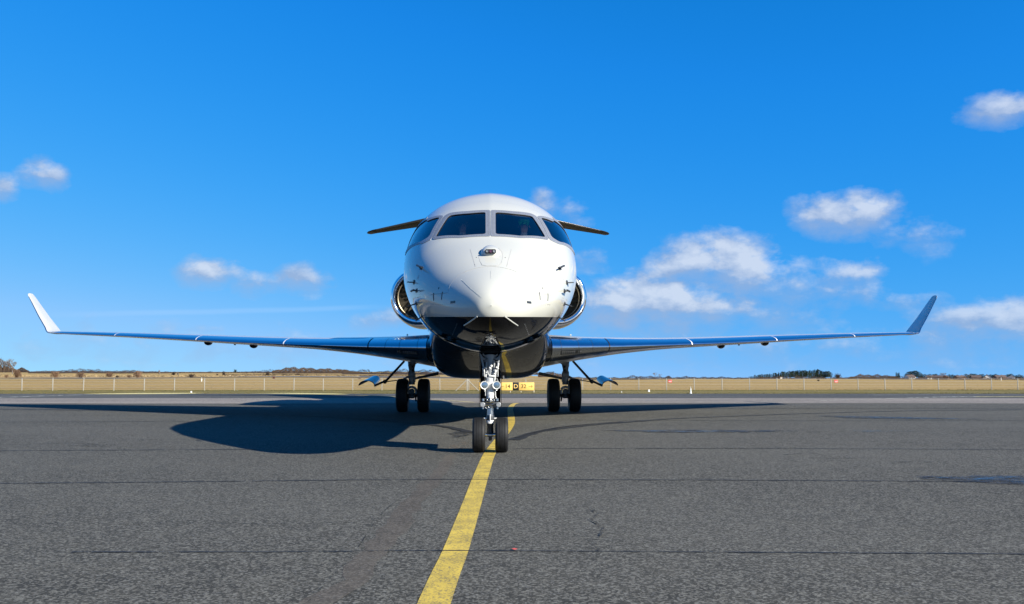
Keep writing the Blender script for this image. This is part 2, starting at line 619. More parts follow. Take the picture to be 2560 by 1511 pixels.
def ribbon(name, pts, width, mat, dz=.004, step=.5, jit=0.0, kind='structure', jz=0.0, taper=True, label=None, seed=1):
    """strip on the ground along world points; width may be a list"""
    r = random.Random(seed)
    P = [Vector((p.x, p.y, 0)) for p in pts]
    w_ = width if hasattr(width, '__len__') else [width] * len(P)
    # resample with catmull rom
    out, ws = [], []
    for i in range(len(P) - 1):
        p0, p1, p2, p3 = P[max(i - 1, 0)], P[i], P[i + 1], P[min(i + 2, len(P) - 1)]
        n = max(2, int((p2 - p1).length / step))
        for k in range(n):
            t = k / n
            q = .5 * ((2 * p1) + (p2 - p0) * t + (2 * p0 - 5 * p1 + 4 * p2 - p3) * t * t + (3 * p1 - p0 - 3 * p2 + p3) * t ** 3)
            out.append(q)
            ws.append(w_[i] * (1 - t) + w_[i + 1] * t)
    out.append(P[-1])
    ws.append(w_[-1])
    vs, fs = [], []
    wob = 0
    for i, q in enumerate(out):
        t = (out[min(i + 1, len(out) - 1)] - out[max(i - 1, 0)]).normalized()
        nrm = Vector((-t.y, t.x, 0))
        wob = wob * .8 + r.uniform(-jit, jit)
        hw = ws[i] / 2
        for s in (-1, 1):
            e = q + nrm * (s * hw * (1 + (r.uniform(-.35, .35) if jit else 0)) + wob)
            vs.append((e.x, e.y, tz(e.x, e.y) + dz))
    for i in range(len(out) - 1):
        fs.append((2 * i, 2 * i + 1, 2 * i + 3, 2 * i + 2))
    o = MB().add(vs, fs).build(name, mat, smooth=False, kind=kind)
    if label:
        o['label'] = label
    return o


def G(lst):
    return [gnd(x, y) for x, y in lst]


# taxi line, running on behind the camera too
yl = G([(1089, 1499), (1139, 1377), (1178, 1265), (1203, 1189), (1224, 1135), (1248, 1100), (1268, 1075), (1278, 1056), (1277.5, 1038), (1276, 1022), (1284, 1011), (1300, 1007.5)])
back = [Vector((-1.6, -60, 0)), Vector((-.75, -20, 0)), Vector((-.50, -5, 0)), Vector((-.43, 1, 0))]
ribbon('yellow_taxi_line', back + yl, .172, M_YEL, dz=.0035, step=.25, label='worn yellow taxi line curving under the nose wheels')
wb = G([(804, 1499), (896, 1418), (990, 1311), (1083, 1199), (1127, 1138)])
ribbon('removed_line_scar', [Vector((-2.1, 1.5, 0))] + wb, [.16, .15, .17, .19, .19, .15], M_BAND, dz=.0015, jit=.006, step=.2,
       label='brownish ground-off scar of an old line beside the yellow one')
ribbon('bitumen_crack', G([(770, 1506), (832, 1440), (880, 1390), (950, 1290), (1000, 1247)]), .009, M_CRACK, dz=.003, jit=.0015, step=.06, seed=4)

# seams between the asphalt lanes
SEAMS = [([(180, 1382), (700, 1381), (1100, 1378), (1700, 1381), (2700, 1388)], .020, M_SEAM, .003),
         ([(-60, 1312), (300, 1309), (640, 1310), (930, 1307)], .013, M_CRACK, .008),
         ([(-100, 1211), (420, 1206), (1060, 1200), (1700, 1201), (2300, 1204), (2700, 1206)], .035, M_SEAM, .004),
         ([(-100, 1128.5), (700, 1124), (1300, 1122.5), (1900, 1122), (2700, 1126)], .045, M_SEAM, .006),
         ([(-100, 1080), (500, 1081), (1280, 1079), (1900, 1080), (2700, 1080)], .035, M_CRACK, .006),
         ([(-100, 1056), (500, 1054), (1300, 1051), (1900, 1052), (2700, 1052)], .06, M_SEAM, .006),
         ([(-100, 1038), (600, 1039), (1700, 1036), (2700, 1036)], .05, M_CRACK, .006),
         ([(-100, 1023), (600, 1024.5), (1500, 1022), (2000, 1021.5), (2700, 1023)], .10, M_SEAM, .006)]
for i, (pp, w_, mm, j_) in enumerate(SEAMS):
    ribbon('asphalt_seam', G(pp), w_, mm, dz=.005, jit=j_, step=.12, seed=20 + i)
rr = random.Random(5)
# short ragged cracks
for pp in ([(0, 1113), (60, 1114), (130, 1110), (300, 1114)], [(345, 1101), (500, 1101), (640, 1102)], [(150, 1115), (260, 1116)],
           [(1955, 1139), (2030, 1134), (2090, 1144), (2190, 1147)], [(2230, 1156), (2370, 1157)], [(2050, 1146), (2110, 1148), (2200, 1146)],
           [(1480, 1273), (1495, 1290), (1480, 1300), (1508, 1320), (1500, 1345), (1490, 1362), (1502, 1378)], [(1595, 1123), (1900, 1121), (2010, 1120)],
           [(2210, 1106), (2330, 1111)], [(1310, 1026), (1420, 1027)], [(2030, 1026), (2240, 1025)]):
    ribbon('ragged_crack', G(pp), .02 if pp[0][1] > 1200 else .06, M_CRACK, dz=.009, jit=.01, step=.08, seed=rr.randint(0, 999))

# rubber marks of turning tyres
ribbon('tyre_mark', G([(1276, 1101), (1316, 1090), (1361, 1078), (1484, 1063), (1611, 1053), (1687, 1047.5), (1840, 1041), (2043, 1034), (2298, 1027.5), (2600, 1025)]),
       [.30, .20, .17, .16, .26, .15, .15, .14, .14, .14], M_SKID, dz=.006, step=.2, jit=.004, label='black tyre mark curving right behind the nose wheels')
ribbon('tyre_mark', G([(1290, 1096), (1330, 1083), (1420, 1067), (1560, 1055)]), .07, M_SKID, dz=.013, step=.2, jit=.004, seed=3)
ribbon('tyre_mark', G([(1178, 1082), (1120, 1069), (1069, 1062), (992, 1054), (865, 1044), (763, 1039), (509, 1031), (250, 1027), (-60, 1023.5)]),
       [.22, .2, .18, .17, .16, .15, .15, .15, .15], M_SKID, dz=.011, step=.2, jit=.004, seed=2, label='black tyre mark curving left behind the nose wheels')


def blob(name, pts, mat, dz=.012, sub=6, jit=.08, seed=0, **kw):
    """flat ragged patch from an outline of photo directions"""
    r = random.Random(seed)
    P = G(pts)
    out = []
    for i in range(len(P)):
        a, b = P[i], P[(i + 1) % len(P)]
        for k in range(sub):
            q = a.lerp(b, k / sub)
            out.append((q.x + r.uniform(-jit, jit), q.y + r.uniform(-jit, jit) * .6, tz(q.x, q.y) + dz))
    c = sum((Vector(p) for p in out), Vector()) / len(out)
    out.append(tuple(c))
    n = len(out) - 1
    o = MB().add(out, [(i, (i + 1) % n, n) for i in range(n)]).build(name, mat, smooth=False, kind='structure')
    for k, v in kw.items():
        o[k] = v
    return o


M_WATER, wnt, wb_ = material('shallow rain water')
wb_.inputs['Base Color'].default_value = (.012, .014, .017, 1)
wb_.inputs['Roughness'].default_value = .05
wb_.inputs['Specular IOR Level'].default_value = .6
tcw = wnt.mapping(wnt.n('ShaderNodeTexCoord').outputs['Object'], (1, 2, 1))
wa = wnt.m('ADD', wnt.m('MULTIPLY', wnt.noise(tcw, 3, 5, .7), .6), wnt.m('MULTIPLY', wnt.noise(tcw, 45, 3, .7), .4))
wnt.L.new(wnt.m('MULTIPLY', wnt.sm(wa, .49, .60), .55), wb_.inputs['Alpha'])
wbp = wnt.n('ShaderNodeBump')
wbp.inputs['Strength'].default_value = .25
wbp.inputs['Distance'].default_value = .01
wnt.L.new(wnt.noise(tcw, 14, 3, .6), wbp.inputs['Height'])
wnt.L.new(wbp.outputs[0], wb_.inputs['Normal'])
PUDDLES = [[(2330, 1196), (2430, 1194), (2580, 1194), (2700, 1200), (2640, 1213), (2540, 1211), (2440, 1204)],
           [(1535, 1079), (1640, 1077.6), (1800, 1078.2), (1985, 1079.8), (1850, 1080.8), (1720, 1081.6), (1600, 1079.6)],
           [(2055, 1041.5), (2150, 1042.5), (2300, 1045.5), (2440, 1049.6), (2260, 1047.8), (2140, 1045.4)],
           [(2080, 1078.6), (2200, 1078.2), (2320, 1079.2), (2180, 1080.2)],
           [(1520, 1001.0), (1600, 1000.6), (1720, 1001), (1600, 1002.2)]]
for i, p in enumerate(PUDDLES):
    blob('puddle', p, M_WATER, seed=i, jit=.04)
for i, p in enumerate([[(2260, 1193), (2450, 1191), (2700, 1191), (2760, 1216), (2560, 1216), (2400, 1207)],
                       [(1500, 1077), (1750, 1075.5), (2010, 1078), (1880, 1082.6), (1650, 1083)],
                       [(2030, 1040), (2200, 1042), (2470, 1049), (2260, 1049.6), (2120, 1047)],
                       [(1180, 1088), (1200, 1080), (1140, 1080), (1120, 1086), (1140, 1096)]]):
    blob('damp_patch', p, M_STAIN, dz=.010, seed=40 + i, jit=.08)
M_SAND = faded('sandy dirt', (.16, .115, .07), .42, 7, .95, 6)
blob('dirt_patch', [(1148, 1106), (1190, 1100), (1200, 1118), (1160, 1130), (1130, 1122)], M_SAND, dz=.012, seed=9)
blob('red_paint_mark', [(1279, 1375.5), (1287, 1374), (1293, 1376.5), (1286, 1379)], simple('faded red paint', (.50, .06, .05), .8), dz=.010, sub=3, jit=.004, seed=3,
     label='small red paint spot on the asphalt right of the yellow line')

# far markings on the taxiway
ribbon('taxiway_marking', G([(-40, 996), (100, 991), (215, 987.5), (300, 985.7)]), .30, M_WHTF, dz=.010, step=1, seed=1)
ribbon('taxiway_marking', G([(-60, 986.3), (60, 986.2), (180, 986.2)]), .30, M_WHTF, dz=.010, step=1, seed=1)
blob('taxiway_marking', [(200, 985.6), (330, 983.6), (480, 983.0), (514, 984.0), (470, 985.2), (300, 986.6)], M_YELF, dz=.014, seed=2)
blob('taxiway_marking', [(620, 984.2), (740, 983.4), (850, 985.2), (872, 987.2), (790, 986.9), (720, 985.6)], M_YELF, dz=.014, seed=3)
ribbon('taxiway_marking', G([(520, 985.8), (640, 986.2), (770, 986.6), (905, 987.6), (1010, 987.4)]), .35, M_WHTF, dz=.010, step=1, seed=1)
ribbon('taxiway_marking', G([(890, 988.8), (960, 991), (1010, 995.6)]), .16, M_YELF, dz=.011, step=.5)
ribbon('taxiway_marking', G([(1080, 1000.5), (1130, 1003), (1186, 1007)]), .13, M_YELF, dz=.011, step=.5)
ribbon('taxiway_marking', G([(2050, 1002.5), (2200, 998), (2320, 994.2), (2420, 992.8), (2640, 992.6)]), [.10, .12, .25, .5, .6], M_WHTF, dz=.010, step=1, seed=1)
ribbon('taxiway_marking', G([(2440, 992.8), (2520, 992.9), (2640, 993.0)]), .35, M_YELF, dz=.014, step=1, seed=1)
ribbon('taxiway_marking', G([(2180, 988.4), (2340, 988.2)]), .2, M_WHTF, dz=.012, step=1, seed=1)

# ================================================================== AIRCRAFT
JET = empty('business_jet', (-.317, 13.3, 0), .0273, 'large white and black twin engine business jet facing the camera, nose on', 'airplane')
JM = Matrix.Translation((-.317, 13.3, 0)) @ Matrix.Rotation(.0273, 4, 'Z')
JI = JM.inverted()


def lray(px, py):
    o = JI @ Vector((0, 0, EYE))
    d = (JI.to_3x3() @ ray(px, py)).normalized()
    return o, d


def loc(px, py, y):
    """point of the jet's own frame at distance y behind the nose gear"""
    o, d = lray(px, py)
    t = (y - o.y) / d.y
    return o + d * t


# paints ------------------------------------------------------------
M_HULL, nt, b = material('white over black gloss paint')
tcn = nt.n('ShaderNodeTexCoord').outputs['Object']
s3 = nt.n('ShaderNodeSeparateXYZ')
nt.L.new(tcn, s3.inputs[0])
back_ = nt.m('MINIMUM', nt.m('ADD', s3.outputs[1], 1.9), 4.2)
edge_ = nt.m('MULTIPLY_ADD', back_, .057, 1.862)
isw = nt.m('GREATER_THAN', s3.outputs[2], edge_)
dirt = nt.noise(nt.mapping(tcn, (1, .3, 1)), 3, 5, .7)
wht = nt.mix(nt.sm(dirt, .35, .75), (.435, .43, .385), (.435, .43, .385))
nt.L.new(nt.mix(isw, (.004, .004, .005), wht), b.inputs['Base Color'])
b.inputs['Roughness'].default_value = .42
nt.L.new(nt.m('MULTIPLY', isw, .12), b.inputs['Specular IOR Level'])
b.inputs['Coat Weight'].default_value = 1
b.inputs['Coat Roughness'].default_value = .015
b.inputs['Coat IOR'].default_value = 1.31
M_WHITE = simple('white gloss paint', (.435, .43, .385), .35, 0, .8, .03, vary=.05)
M_BLACK = simple('black gloss paint', (.004, .004, .005), .35, 0, 1, .015, spec=.05)
M_BLACK.node_tree.nodes['Principled BSDF'].inputs['Coat IOR'].default_value = 1.32
M_CHROME = simple('polished aluminium', (.80, .82, .85), .09, 1, rvary=.06)
M_LEAD = simple('polished leading edge', (.50, .54, .60), .16, 1, rvary=.08)
M_SILVER = simple('silver grey paint', (.36, .37, .39), .32, 0, .5, .08, vary=.08)
M_FRAME = simple('bare grey window frame', (.30, .31, .33), .42, .55, vary=.12, vscale=30)
M_DARK = simple('dark grey metal', (.055, .058, .063), .45, .5, vary=.2, vscale=12)
M_GREY = simple('grey painted steel', (.22, .23, .245), .45, .1, .2, .2, vary=.2, vscale=9)
M_GEARW = simple('white landing gear paint', (.62, .62, .61), .35, 0, .4, .1, vary=.07, vscale=14)
M_STEEL = simple('machined steel', (.62, .63, .65), .24, 1, rvary=.15)
M_RUB = simple('tyre rubber', (.009, .009, .010), .62, vary=.3, vscale=18, bump=(90, .25, .002), spec=.35)
M_SEAL = simple('black sealant', (.006, .006, .007), .5)
M_LINE = simple('panel gap', (.30, .29, .28), .6)
M_COCK = simple('dark cockpit trim', (.012, .013, .016), .7)
M_FAN = simple('titanium fan blade', (.15, .128, .095), .36, .65, vary=.12)
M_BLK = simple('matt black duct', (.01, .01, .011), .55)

M_GLASS, nt, b_ = material('tinted cockpit glass')
nt.t.nodes.remove(b_)
tr = nt.n('ShaderNodeBsdfTransparent')
tr.inputs[0].default_value = (.74, .82, .85, 1)
gl = nt.n('ShaderNodeBsdfGlossy')
gl.inputs[0].default_value = (.95, .97, 1, 1)
gl.inputs['Roughness'].default_value = .02
fr = nt.n('ShaderNodeFresnel')
fr.inputs[0].default_value = 1.55
ms = nt.n('ShaderNodeMixShader')
nt.L.new(fr.outputs[0], ms.inputs[0])
nt.L.new(tr.outputs[0], ms.inputs[1])
nt.L.new(gl.outputs[0], ms.inputs[2])
nt.L.new(ms.outputs[0], nt.t.nodes['Material Output'].inputs[0])

# fuselage -----------------------------------------------------------
#        s     top   bot   halfw  zmax
PROF = [(0.00, 1.985, 1.975, .005, 1.98),
        (0.02, 2.085, 1.875, .118, 1.98),
        (0.08, 2.160, 1.790, .215, 1.98),
        (0.20, 2.250, 1.710, .325, 1.985),
        (0.45, 2.390, 1.630, .490, 2.02),
        (0.80, 2.560, 1.575, .665, 2.10),
        (1.25, 2.795, 1.530, .880, 2.23),
        (1.90, 3.115, 1.505, 1.105, 2.42),
        (2.35, 3.375, 1.480, 1.225, 2.54),
        (2.88, 3.675, 1.462, 1.325, 2.66),
        (3.40, 3.925, 1.452, 1.392, 2.76),
        (4.10, 4.185, 1.446, 1.445, 2.85),
        (5.00, 4.345, 1.446, 1.470, 2.90),
        (6.20, 4.395, 1.446, 1.475, 2.92),
        (17.0, 4.395, 1.446, 1.475, 2.92),
        (20.5, 4.36, 1.80, 1.30, 3.05),
        (24.0, 4.22, 2.50, .86, 3.35),
        (27.0, 4.00, 3.15, .42, 3.58),
        (28.2, 3.80, 3.45, .12, 3.62)]
PR = np.array(PROF)


def hull_pt(s, th, k=1.0):
    top, bot, w, zm = (float(pchip(PR[:, 0], PR[:, i], s)) for i in (1, 2, 3, 4))
    c, sn = math.cos(th), math.sin(th)
    # slight centre ridge over the windscreen
    g = max(0.0, min(1.0, (s - 1.2) / .9)) * max(0.0, min(1.0, (5.6 - s) / 1.6))
    e = 1.0
    if sn > 0:
        ax = abs(c)
        n = 2.0 + .18 * g
        m_ = 2.0 + .12 * g
        zz = (max(0.0, 1 - ax ** n)) ** (1 / m_)
        z = zm + (top - zm) * (zz - .085 * g * ax * max(0.0, 1 - ax) ** 2)
    else:
        z = zm + (zm - bot) * sn
    return Vector((w * c * k, s - 2.2, zm + (z - zm) * k))


def hull_mesh(s0, s1, ns, nth, k=1.0, ss=None):
    ss = ss if ss is not None else np.linspace(s0, s1, ns)
    vs, fs = [], []
    for s in ss:
        for j in range(nth):
            th = 2 * math.pi * j / nth + math.pi / 2
            # even spacing over the arc near the ridge
            vs.append(hull_pt(s, th, k))
    for i in range(len(ss) - 1):
        for j in range(nth):
            j2 = (j + 1) % nth
            fs.append((i * nth + j, (i + 1) * nth + j, (i + 1) * nth + j2, i * nth + j2))
    return vs, fs


ss = np.concatenate([[0.0, .004, .012, .025, .045, .07, .10, .14, .19, .25, .32, .4, .5, .6, .72, .85, 1.0, 1.15, 1.3, 1.45],
                     np.arange(1.6, 5.0, .028), np.linspace(5.05, 17, 30), np.linspace(17.5, 28.2, 26)])
NTH = 240
hv, hf = hull_mesh(0, 0, 0, NTH, 1.0, ss)
BV = BVHTree.FromPolygons([tuple(v) for v in hv], hf)


def hit(px, py):
    for k in range(60):
        o, d = lray(px + (1225 - px) * k * .004, py + (700 - py) * k * .004)
        r = BV.ray_cast(o, d)
        if r[0] is not None:
            if k > 2:
                print('HITMISS', px, py, k)
            return r[0], r[1]
    raise ValueError((px, py))


def side(s, z, sg=1):
    r = BV.ray_cast(Vector((sg * 5, s - 2.2, z)), Vector((-sg, 0, 0)))
    return r[0]


def snap(p, off=0.0):
    q, n, i, d_ = BV.find_nearest(p)
    c = Vector((0, q.y + .3, 2.8))
    if n.dot(q - c) < 0:
        n = -n
    return q + n * off


def poly_smooth(P, r=.18, k=3):
    """round the corners of a closed 3d polygon"""
    out = []
    n = len(P)
    for i in range(n):
        a, b_, c = P[i - 1], P[i], P[(i + 1) % n]
        l = min((a - b_).length, (c - b_).length) * .5
        rr_ = min(r, l)
        p0 = b_ + (a - b_).normalized() * rr_
        p1 = b_ + (c - b_).normalized() * rr_
        for t in range(k + 1):
            t /= k
            out.append(p0 * (1 - t) ** 2 + b_ * 2 * t * (1 - t) + p1 * t * t)
    # densify
    res = []
    n = len(out)
    for i in range(n):
        a, b_ = out[i], out[(i + 1) % n]
        m_ = max(1, int((b_ - a).length / .06))
        for q in range(m_):
            res.append(a.lerp(b_, q / m_))
    return res


def patch_fill(P, off, name, mat, parent, rings=6, rim=0.0):
    c = sum(P, Vector()) / len(P)
    n = len(P)
    vs, fs = [], []
    if rim:
        for p in P:
            vs.append(snap(p, -rim))
    for k in range(rings):
        t = 1 - k / rings
        for p in P:
            vs.append(snap(c.lerp(p, t), off))
    R = rings + (1 if rim else 0)
    vs.append(snap(c, off))
    for k in range(R - 1):
        for i in range(n):
            fs.append((k * n + i, k * n + (i + 1) % n, (k + 1) * n + (i + 1) % n, (k + 1) * n + i))
    for i in range(n):
        fs.append(((R - 1) * n + i, (R - 1) * n + (i + 1) % n, len(vs) - 1))
    return MB().add(vs, fs).build(name, mat, parent, angle=50)


def ring_patch(Po, Pi, off, name, mat, parent, rings=4, rim=.012):
    """frame between two outlines with the same number of points"""
    n = len(Po)
    vs, fs = [], []
    for p in Po:
        vs.append(snap(p, -.004))
    for k in range(rings + 1):
        for a, b_ in zip(Po, Pi):
            vs.append(snap(a.lerp(b_, k / rings), off))
    for p in Pi:
        vs.append(snap(p, -rim * 2.5))
    for k in range(rings + 2):
        for i in range(n):
            fs.append((k * n + i, k * n + (i + 1) % n, (k + 1) * n + (i + 1) % n, (k + 1) * n + i))
    return MB().add(vs, fs).build(name, mat, parent, angle=30)


def resample(P, n, start):
    """closed polygon to n points by arc length from the point nearest start"""
    i0 = min(range(len(P)), key=lambda i: (P[i] - start).length)
    P = P[i0:] + P[:i0] + [P[i0]]
    L = [0]
    for a, b_ in zip(P, P[1:]):
        L.append(L[-1] + (b_ - a).length)
    out = []
    j = 0
    for k in range(n):
        t = L[-1] * k / n
        while L[j + 1] < t:
            j += 1
        out.append(P[j].lerp(P[j + 1], (t - L[j]) / max(1e-9, L[j + 1] - L[j])))
    return out


def mir(P):
    return [Vector((-p.x, p.y, p.z)) for p in P]


def H(lst):
    out = []
    for q in lst:
        out.append(side(*q[1:]) if q[0] == 's' else hit(*q)[0])
    return out


front_in = H([(1238.6, 531.6), (1284, 535.5), (1330, 541.5), (1347, 566), (1364, 594.5), (1300, 591), (1239, 586.5)])
front_out = H([(1227.2, 526.0), (1284, 529.5), (1328, 534.5), (1341, 541.5), (1371.5, 597), (1369, 601.5), (1300, 596.5), (1227.2, 592.2)])
sw_in = H([(1351.5, 545), (1364, 547.5), (1384, 556)]) + [side(3.55, 3.64), side(4.05, 3.52), side(4.12, 3.20), side(3.5, 3.14)] + H([(1398, 606), (1379.5, 595)])
sw_out = H([(1342.5, 541.5), (1352, 540.5), (1368, 544), (1388, 552)]) + [side(3.6, 3.74), side(4.18, 3.60), side(4.25, 3.12), side(3.5, 3.055)] + H([(1396, 611.5), (1373.5, 601.5), (1372.5, 597.5)])
WIN = []
for sg in (1, -1):
    for (pi, po, rI, kind_) in ((front_in, front_out, .05, 0), (sw_in, sw_out, .07, 1)):
        a, b_ = (pi, po) if sg > 0 else (mir(pi), mir(po))
        A = resample(poly_smooth(a, rI), 90, a[0])
        B = resample(poly_smooth(b_, .03), 90, b_[0])
        # pair outer points with the nearest inner direction
        ca = sum(A, Vector()) / len(A)
        WIN.append((A, B, kind_, sg))

# cut the window openings out of the skin
openings = []
for A, B, k_, sg in WIN:
    c = sum(A, Vector()) / len(A)
    n_ = Vector()
    for i in range(len(A)):
        n_ += (A[i] - c).cross(A[(i + 1) % len(A)] - c)
    n_.normalize()
    u = n_.orthogonal().normalized()
    v = n_.cross(u)
    poly = [((p - c).dot(u) * 1.03, (p - c).dot(v) * 1.05) for p in A]
    openings.append((c, u, v, n_, poly))


def inpoly(x, y, poly):
    ins = False
    j = len(poly) - 1
    for i in range(len(poly)):
        xi, yi = poly[i]
        xj, yj = poly[j]
        if (yi > y) != (yj > y) and x < (xj - xi) * (y - yi) / (yj - yi) + xi:
            ins = not ins
        j = i
    return ins


keep = []
for f in hf:
    a = hv[f[0]]
    if 1.6 < a.y + 2.2 < 4.9 and a.z > 2.9:
        c_ = (hv[f[0]] + hv[f[1]] + hv[f[2]] + hv[f[3]]) / 4
        cut = False
        for (c, u, v, n_, poly) in openings:
            q = c_ - c
            if abs(q.dot(n_)) < .35 and q.length < 1.3 and inpoly(q.dot(u), q.dot(v), poly):
                cut = True
                break
        if cut:
            continue
    keep.append(f)
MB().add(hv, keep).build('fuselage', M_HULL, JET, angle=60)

for A, B, k_, sg in WIN:
    # frame: match each outer point to the closest inner one, in order
    m_ = len(A)
    B2 = []
    cA = sum(A, Vector()) / m_
    n_ = Vector()
    for i in range(m_):
        n_ += (A[i] - cA).cross(A[(i + 1) % m_] - cA)
    n_.normalize()
    u = n_.orthogonal().normalized()
    v = n_.cross(u)
    Bp = [((p - cA).dot(u), (p - cA).dot(v)) for p in B]
    for p in A:
        # walk outwards from the centre to the outer outline
        ang = math.atan2((p - cA).dot(v), (p - cA).dot(u))
        dx, dy = math.cos(ang), math.sin(ang)
        best = None
        for i in range(m_):
            x1, y1 = Bp[i]
            x2, y2 = Bp[(i + 1) % m_]
            den = dx * (y2 - y1) - dy * (x2 - x1)
            if abs(den) < 1e-9:
                continue
            t = (x1 * (y2 - y1) - y1 * (x2 - x1)) / den
            w = (x1 * dy - y1 * dx) / den
            if t > 0 and -1e-6 <= w <= 1 + 1e-6:
                if best is None or t < best[0]:
                    best = (t, B[i].lerp(B[(i + 1) % m_], max(0, min(1, w))))
        B2.append(best[1] if best else p)
    wf = ring_patch(B2, A, .006, 'window_frame', M_FRAME, JET)
    # black seal just inside the frame, then the pane
    A2 = [p.lerp(cA, .018 if k_ == 0 else .02) for p in A]
    ring_patch([p.lerp(cA, -.004) for p in A], A2, .002, 'window_seal', M_SEAL, wf, rings=1, rim=.004)
    patch_fill([p.lerp(cA, .004) for p in A], -.008, 'window_pane', M_GLASS, JET)
    # rivets along the frame
    rv = MB()
    for i in range(0, m_, 1):
        q = B2[i].lerp(A[i], .45)
        if (B2[i] - A[i]).length > .02:
            rv.ball(snap(q, .006), .0045, 4)
    rv.build('rivets', M_DARK, wf, kind='stuff')

# dark lining and cockpit furniture
lin_v, lin_f = hull_mesh(0, 0, 0, 96, .965, np.arange(1.3, 5.2, .06))
lk = []
for f in lin_f:
    c_ = (lin_v[f[0]] + lin_v[f[1]] + lin_v[f[2]] + lin_v[f[3]]) / 4
    if c_.z > 2.9 and any(abs((c_ - c).dot(n_)) < .4 and (c_ - c).length < 1.4 and inpoly((c_ - c).dot(u) * .93, (c_ - c).dot(v) * .9, poly) for (c, u, v, n_, poly) in openings):
        continue
    lk.append(f)
lining = MB().add(lin_v, lk)
lining.build('cockpit_lining', M_COCK, JET)
cp = MB()
cp.lathe([(1.36, -.02), (1.36, .02), (.001, .02), (.001, -.02)], 40, Matrix.Translation((0, 2.85, 2.92)) @ Matrix.Rotation(math.radians(90), 4, 'X'))
cp.box((0, .62, 2.98), (1.9, .75, .12), bev=.04)
cp.box((0, .85, 2.70), (1.8, .30, .5), bev=.03)
cp.box((0, 1.5, 2.42), (.42, 1.3, .35), bev=.03)
cp.box((0, 1.8, 2.2), (2.2, 2.4, .06))
cp.box((0, 1.35, 3.72), (.5, .45, .05), bev=.02)
cp.build('cockpit_interior', M_COCK, JET)
for x in (-.54, .54):
    st = MB()
    st.box((x, 1.65, 2.55), (.5, .5, .14), bev=.05)
    st.box((x, 1.95, 2.95), (.5, .13, .72), bev=.05)
    st.box((x, 1.98, 3.38), (.26, .10, .18), bev=.04)
    st.build('pilot_seat', simple('dark blue leather', (.02, .025, .035), .5), JET)

# nose details --------------------------------------------------------


def strip(pxs, width, name, mat, off=.002, mirror=True, parent=None, thick=0.0, also=True):
    """thin raised strip lying on the skin"""
    for sg in ((1, -1) if mirror else (1,)):
        pts = [hit(*q)[0] for q in pxs]
        if sg < 0:
            pts = mir(pts)
        dense = []
        for a, b_ in zip(pts, pts[1:]):
            m_ = max(1, int((b_ - a).length / .04))
            dense += [a.lerp(b_, k / m_) for k in range(m_)]
        dense.append(pts[-1])
        vs, fs = [], []
        for i, p in enumerate(dense):
            q = snap(p, off)
            nn = (snap(p, 1) - snap(p, 0)).normalized()
            t = (dense[min(i + 1, len(dense) - 1)] - dense[max(i - 1, 0)]).normalized()
            w = nn.cross(t).normalized() * width / 2
            vs += [q - w - nn * (off + .002), q - w, q + w, q + w - nn * (off + .002)]
        for i in range(len(dense) - 1):
            for k in range(3):
                fs.append((4 * i + k, 4 * i + k + 1, 4 * i + 4 + k + 1, 4 * i + 4 + k))
        n = len(vs)
        fs += [(0, 1, 2, 3), (n - 1, n - 2, n - 3, n - 4)]
        MB().add(vs, fs).build(name, mat, parent or JET)


M_PALE = simple('pale lightning strip', (.86, .86, .84), .3, 0, .6, .05)
strip([(1302, 700), (1280, 722), (1252, 746)], .004, 'lightning_strip', M_PALE, .002)
# radome joint
rj = []
for k in range(25):
    t = k / 24
    rj.append((1226 + 108 * math.sin(t * math.pi / 2 * .98), 733 - 66 * math.cos(t * math.pi / 2 * .98)))
strip(rj, .006, 'radome_joint', M_LINE, .0012)
strip([(1227, 676), (1227, 698)], .005, 'centre_strip', M_PALE, .002, mirror=False)
strip([(1278.3, 623.5), (1266.5, 667)], .008, 'panel_gap', M_LINE, .0012)
hatch = [(1226, 617.5), (1238, 618), (1248, 622), (1255.5, 632), (1257, 643), (1254, 655), (1249.5, 663.5), (1240, 665), (1226, 664.5)]
strip(hatch, .006, 'hatch_gap', M_LINE, .0012)
for q in ((1263, 644.5), (1227, 673.2), (1294, 687), (1300, 701)):
    p = hit(*q)[0]
    for sg in ((1, -1) if q[0] != 1227 else (1,)):
        pp = Vector((sg * p.x, p.y, p.z))
        MB().lathe([(.0, .004), (.007, .003), (.008, 0)], 10, Matrix.Translation(snap(pp, 0)) @ rot_to(snap(pp, 1) - snap(pp, 0))).build('screw', M_DARK, JET)
# vertical ticks with a thread between them
strip([(1347.6, 731), (1350, 750)], .012, 'sensor_strip', M_DARK, .006)
strip([(1369.3, 733.5), (1369, 752.5)], .012, 'sensor_strip', M_DARK, .006)
strip([(1334, 733), (1378, 738.5)], .004, 'sensor_strip', M_LINE, .004)
strip([(1317, 755.6), (1328, 757)], .030, 'drain_port', M_DARK, .004)
strip([(1356, 719), (1357.5, 724)], .014, 'vent_hole', M_DARK, .004)
strip([(1368, 656 + 105), (1376, 762)], .006, 'vent_hole', M_LINE, .003)
M_DOT = simple('dark fastener', (.10, .10, .10), .5)
dm = MB()
for k in range(8):
    for sg in (1, -1):
        p = hit(1337 + k * 5.3, 762 + k * .2)[0]
        p = Vector((sg * p.x, p.y, p.z))
        dm.ball(snap(p, 0), .0035, 4)
dm.build('fasteners', M_DOT, JET, kind='stuff')
# small stencils beside the probes (illegible specks in the photograph)
for (px_, py_) in ((1406, 691), (1407, 695), (1408.5, 698.5), (1407.5, 745), (1406, 751), (1405.5, 756), (1404, 781)):
    strip([(px_ - 1.6, py_), (px_ + 1.8, py_ + .3)], .010, 'stencil_mark', M_LINE, .002)


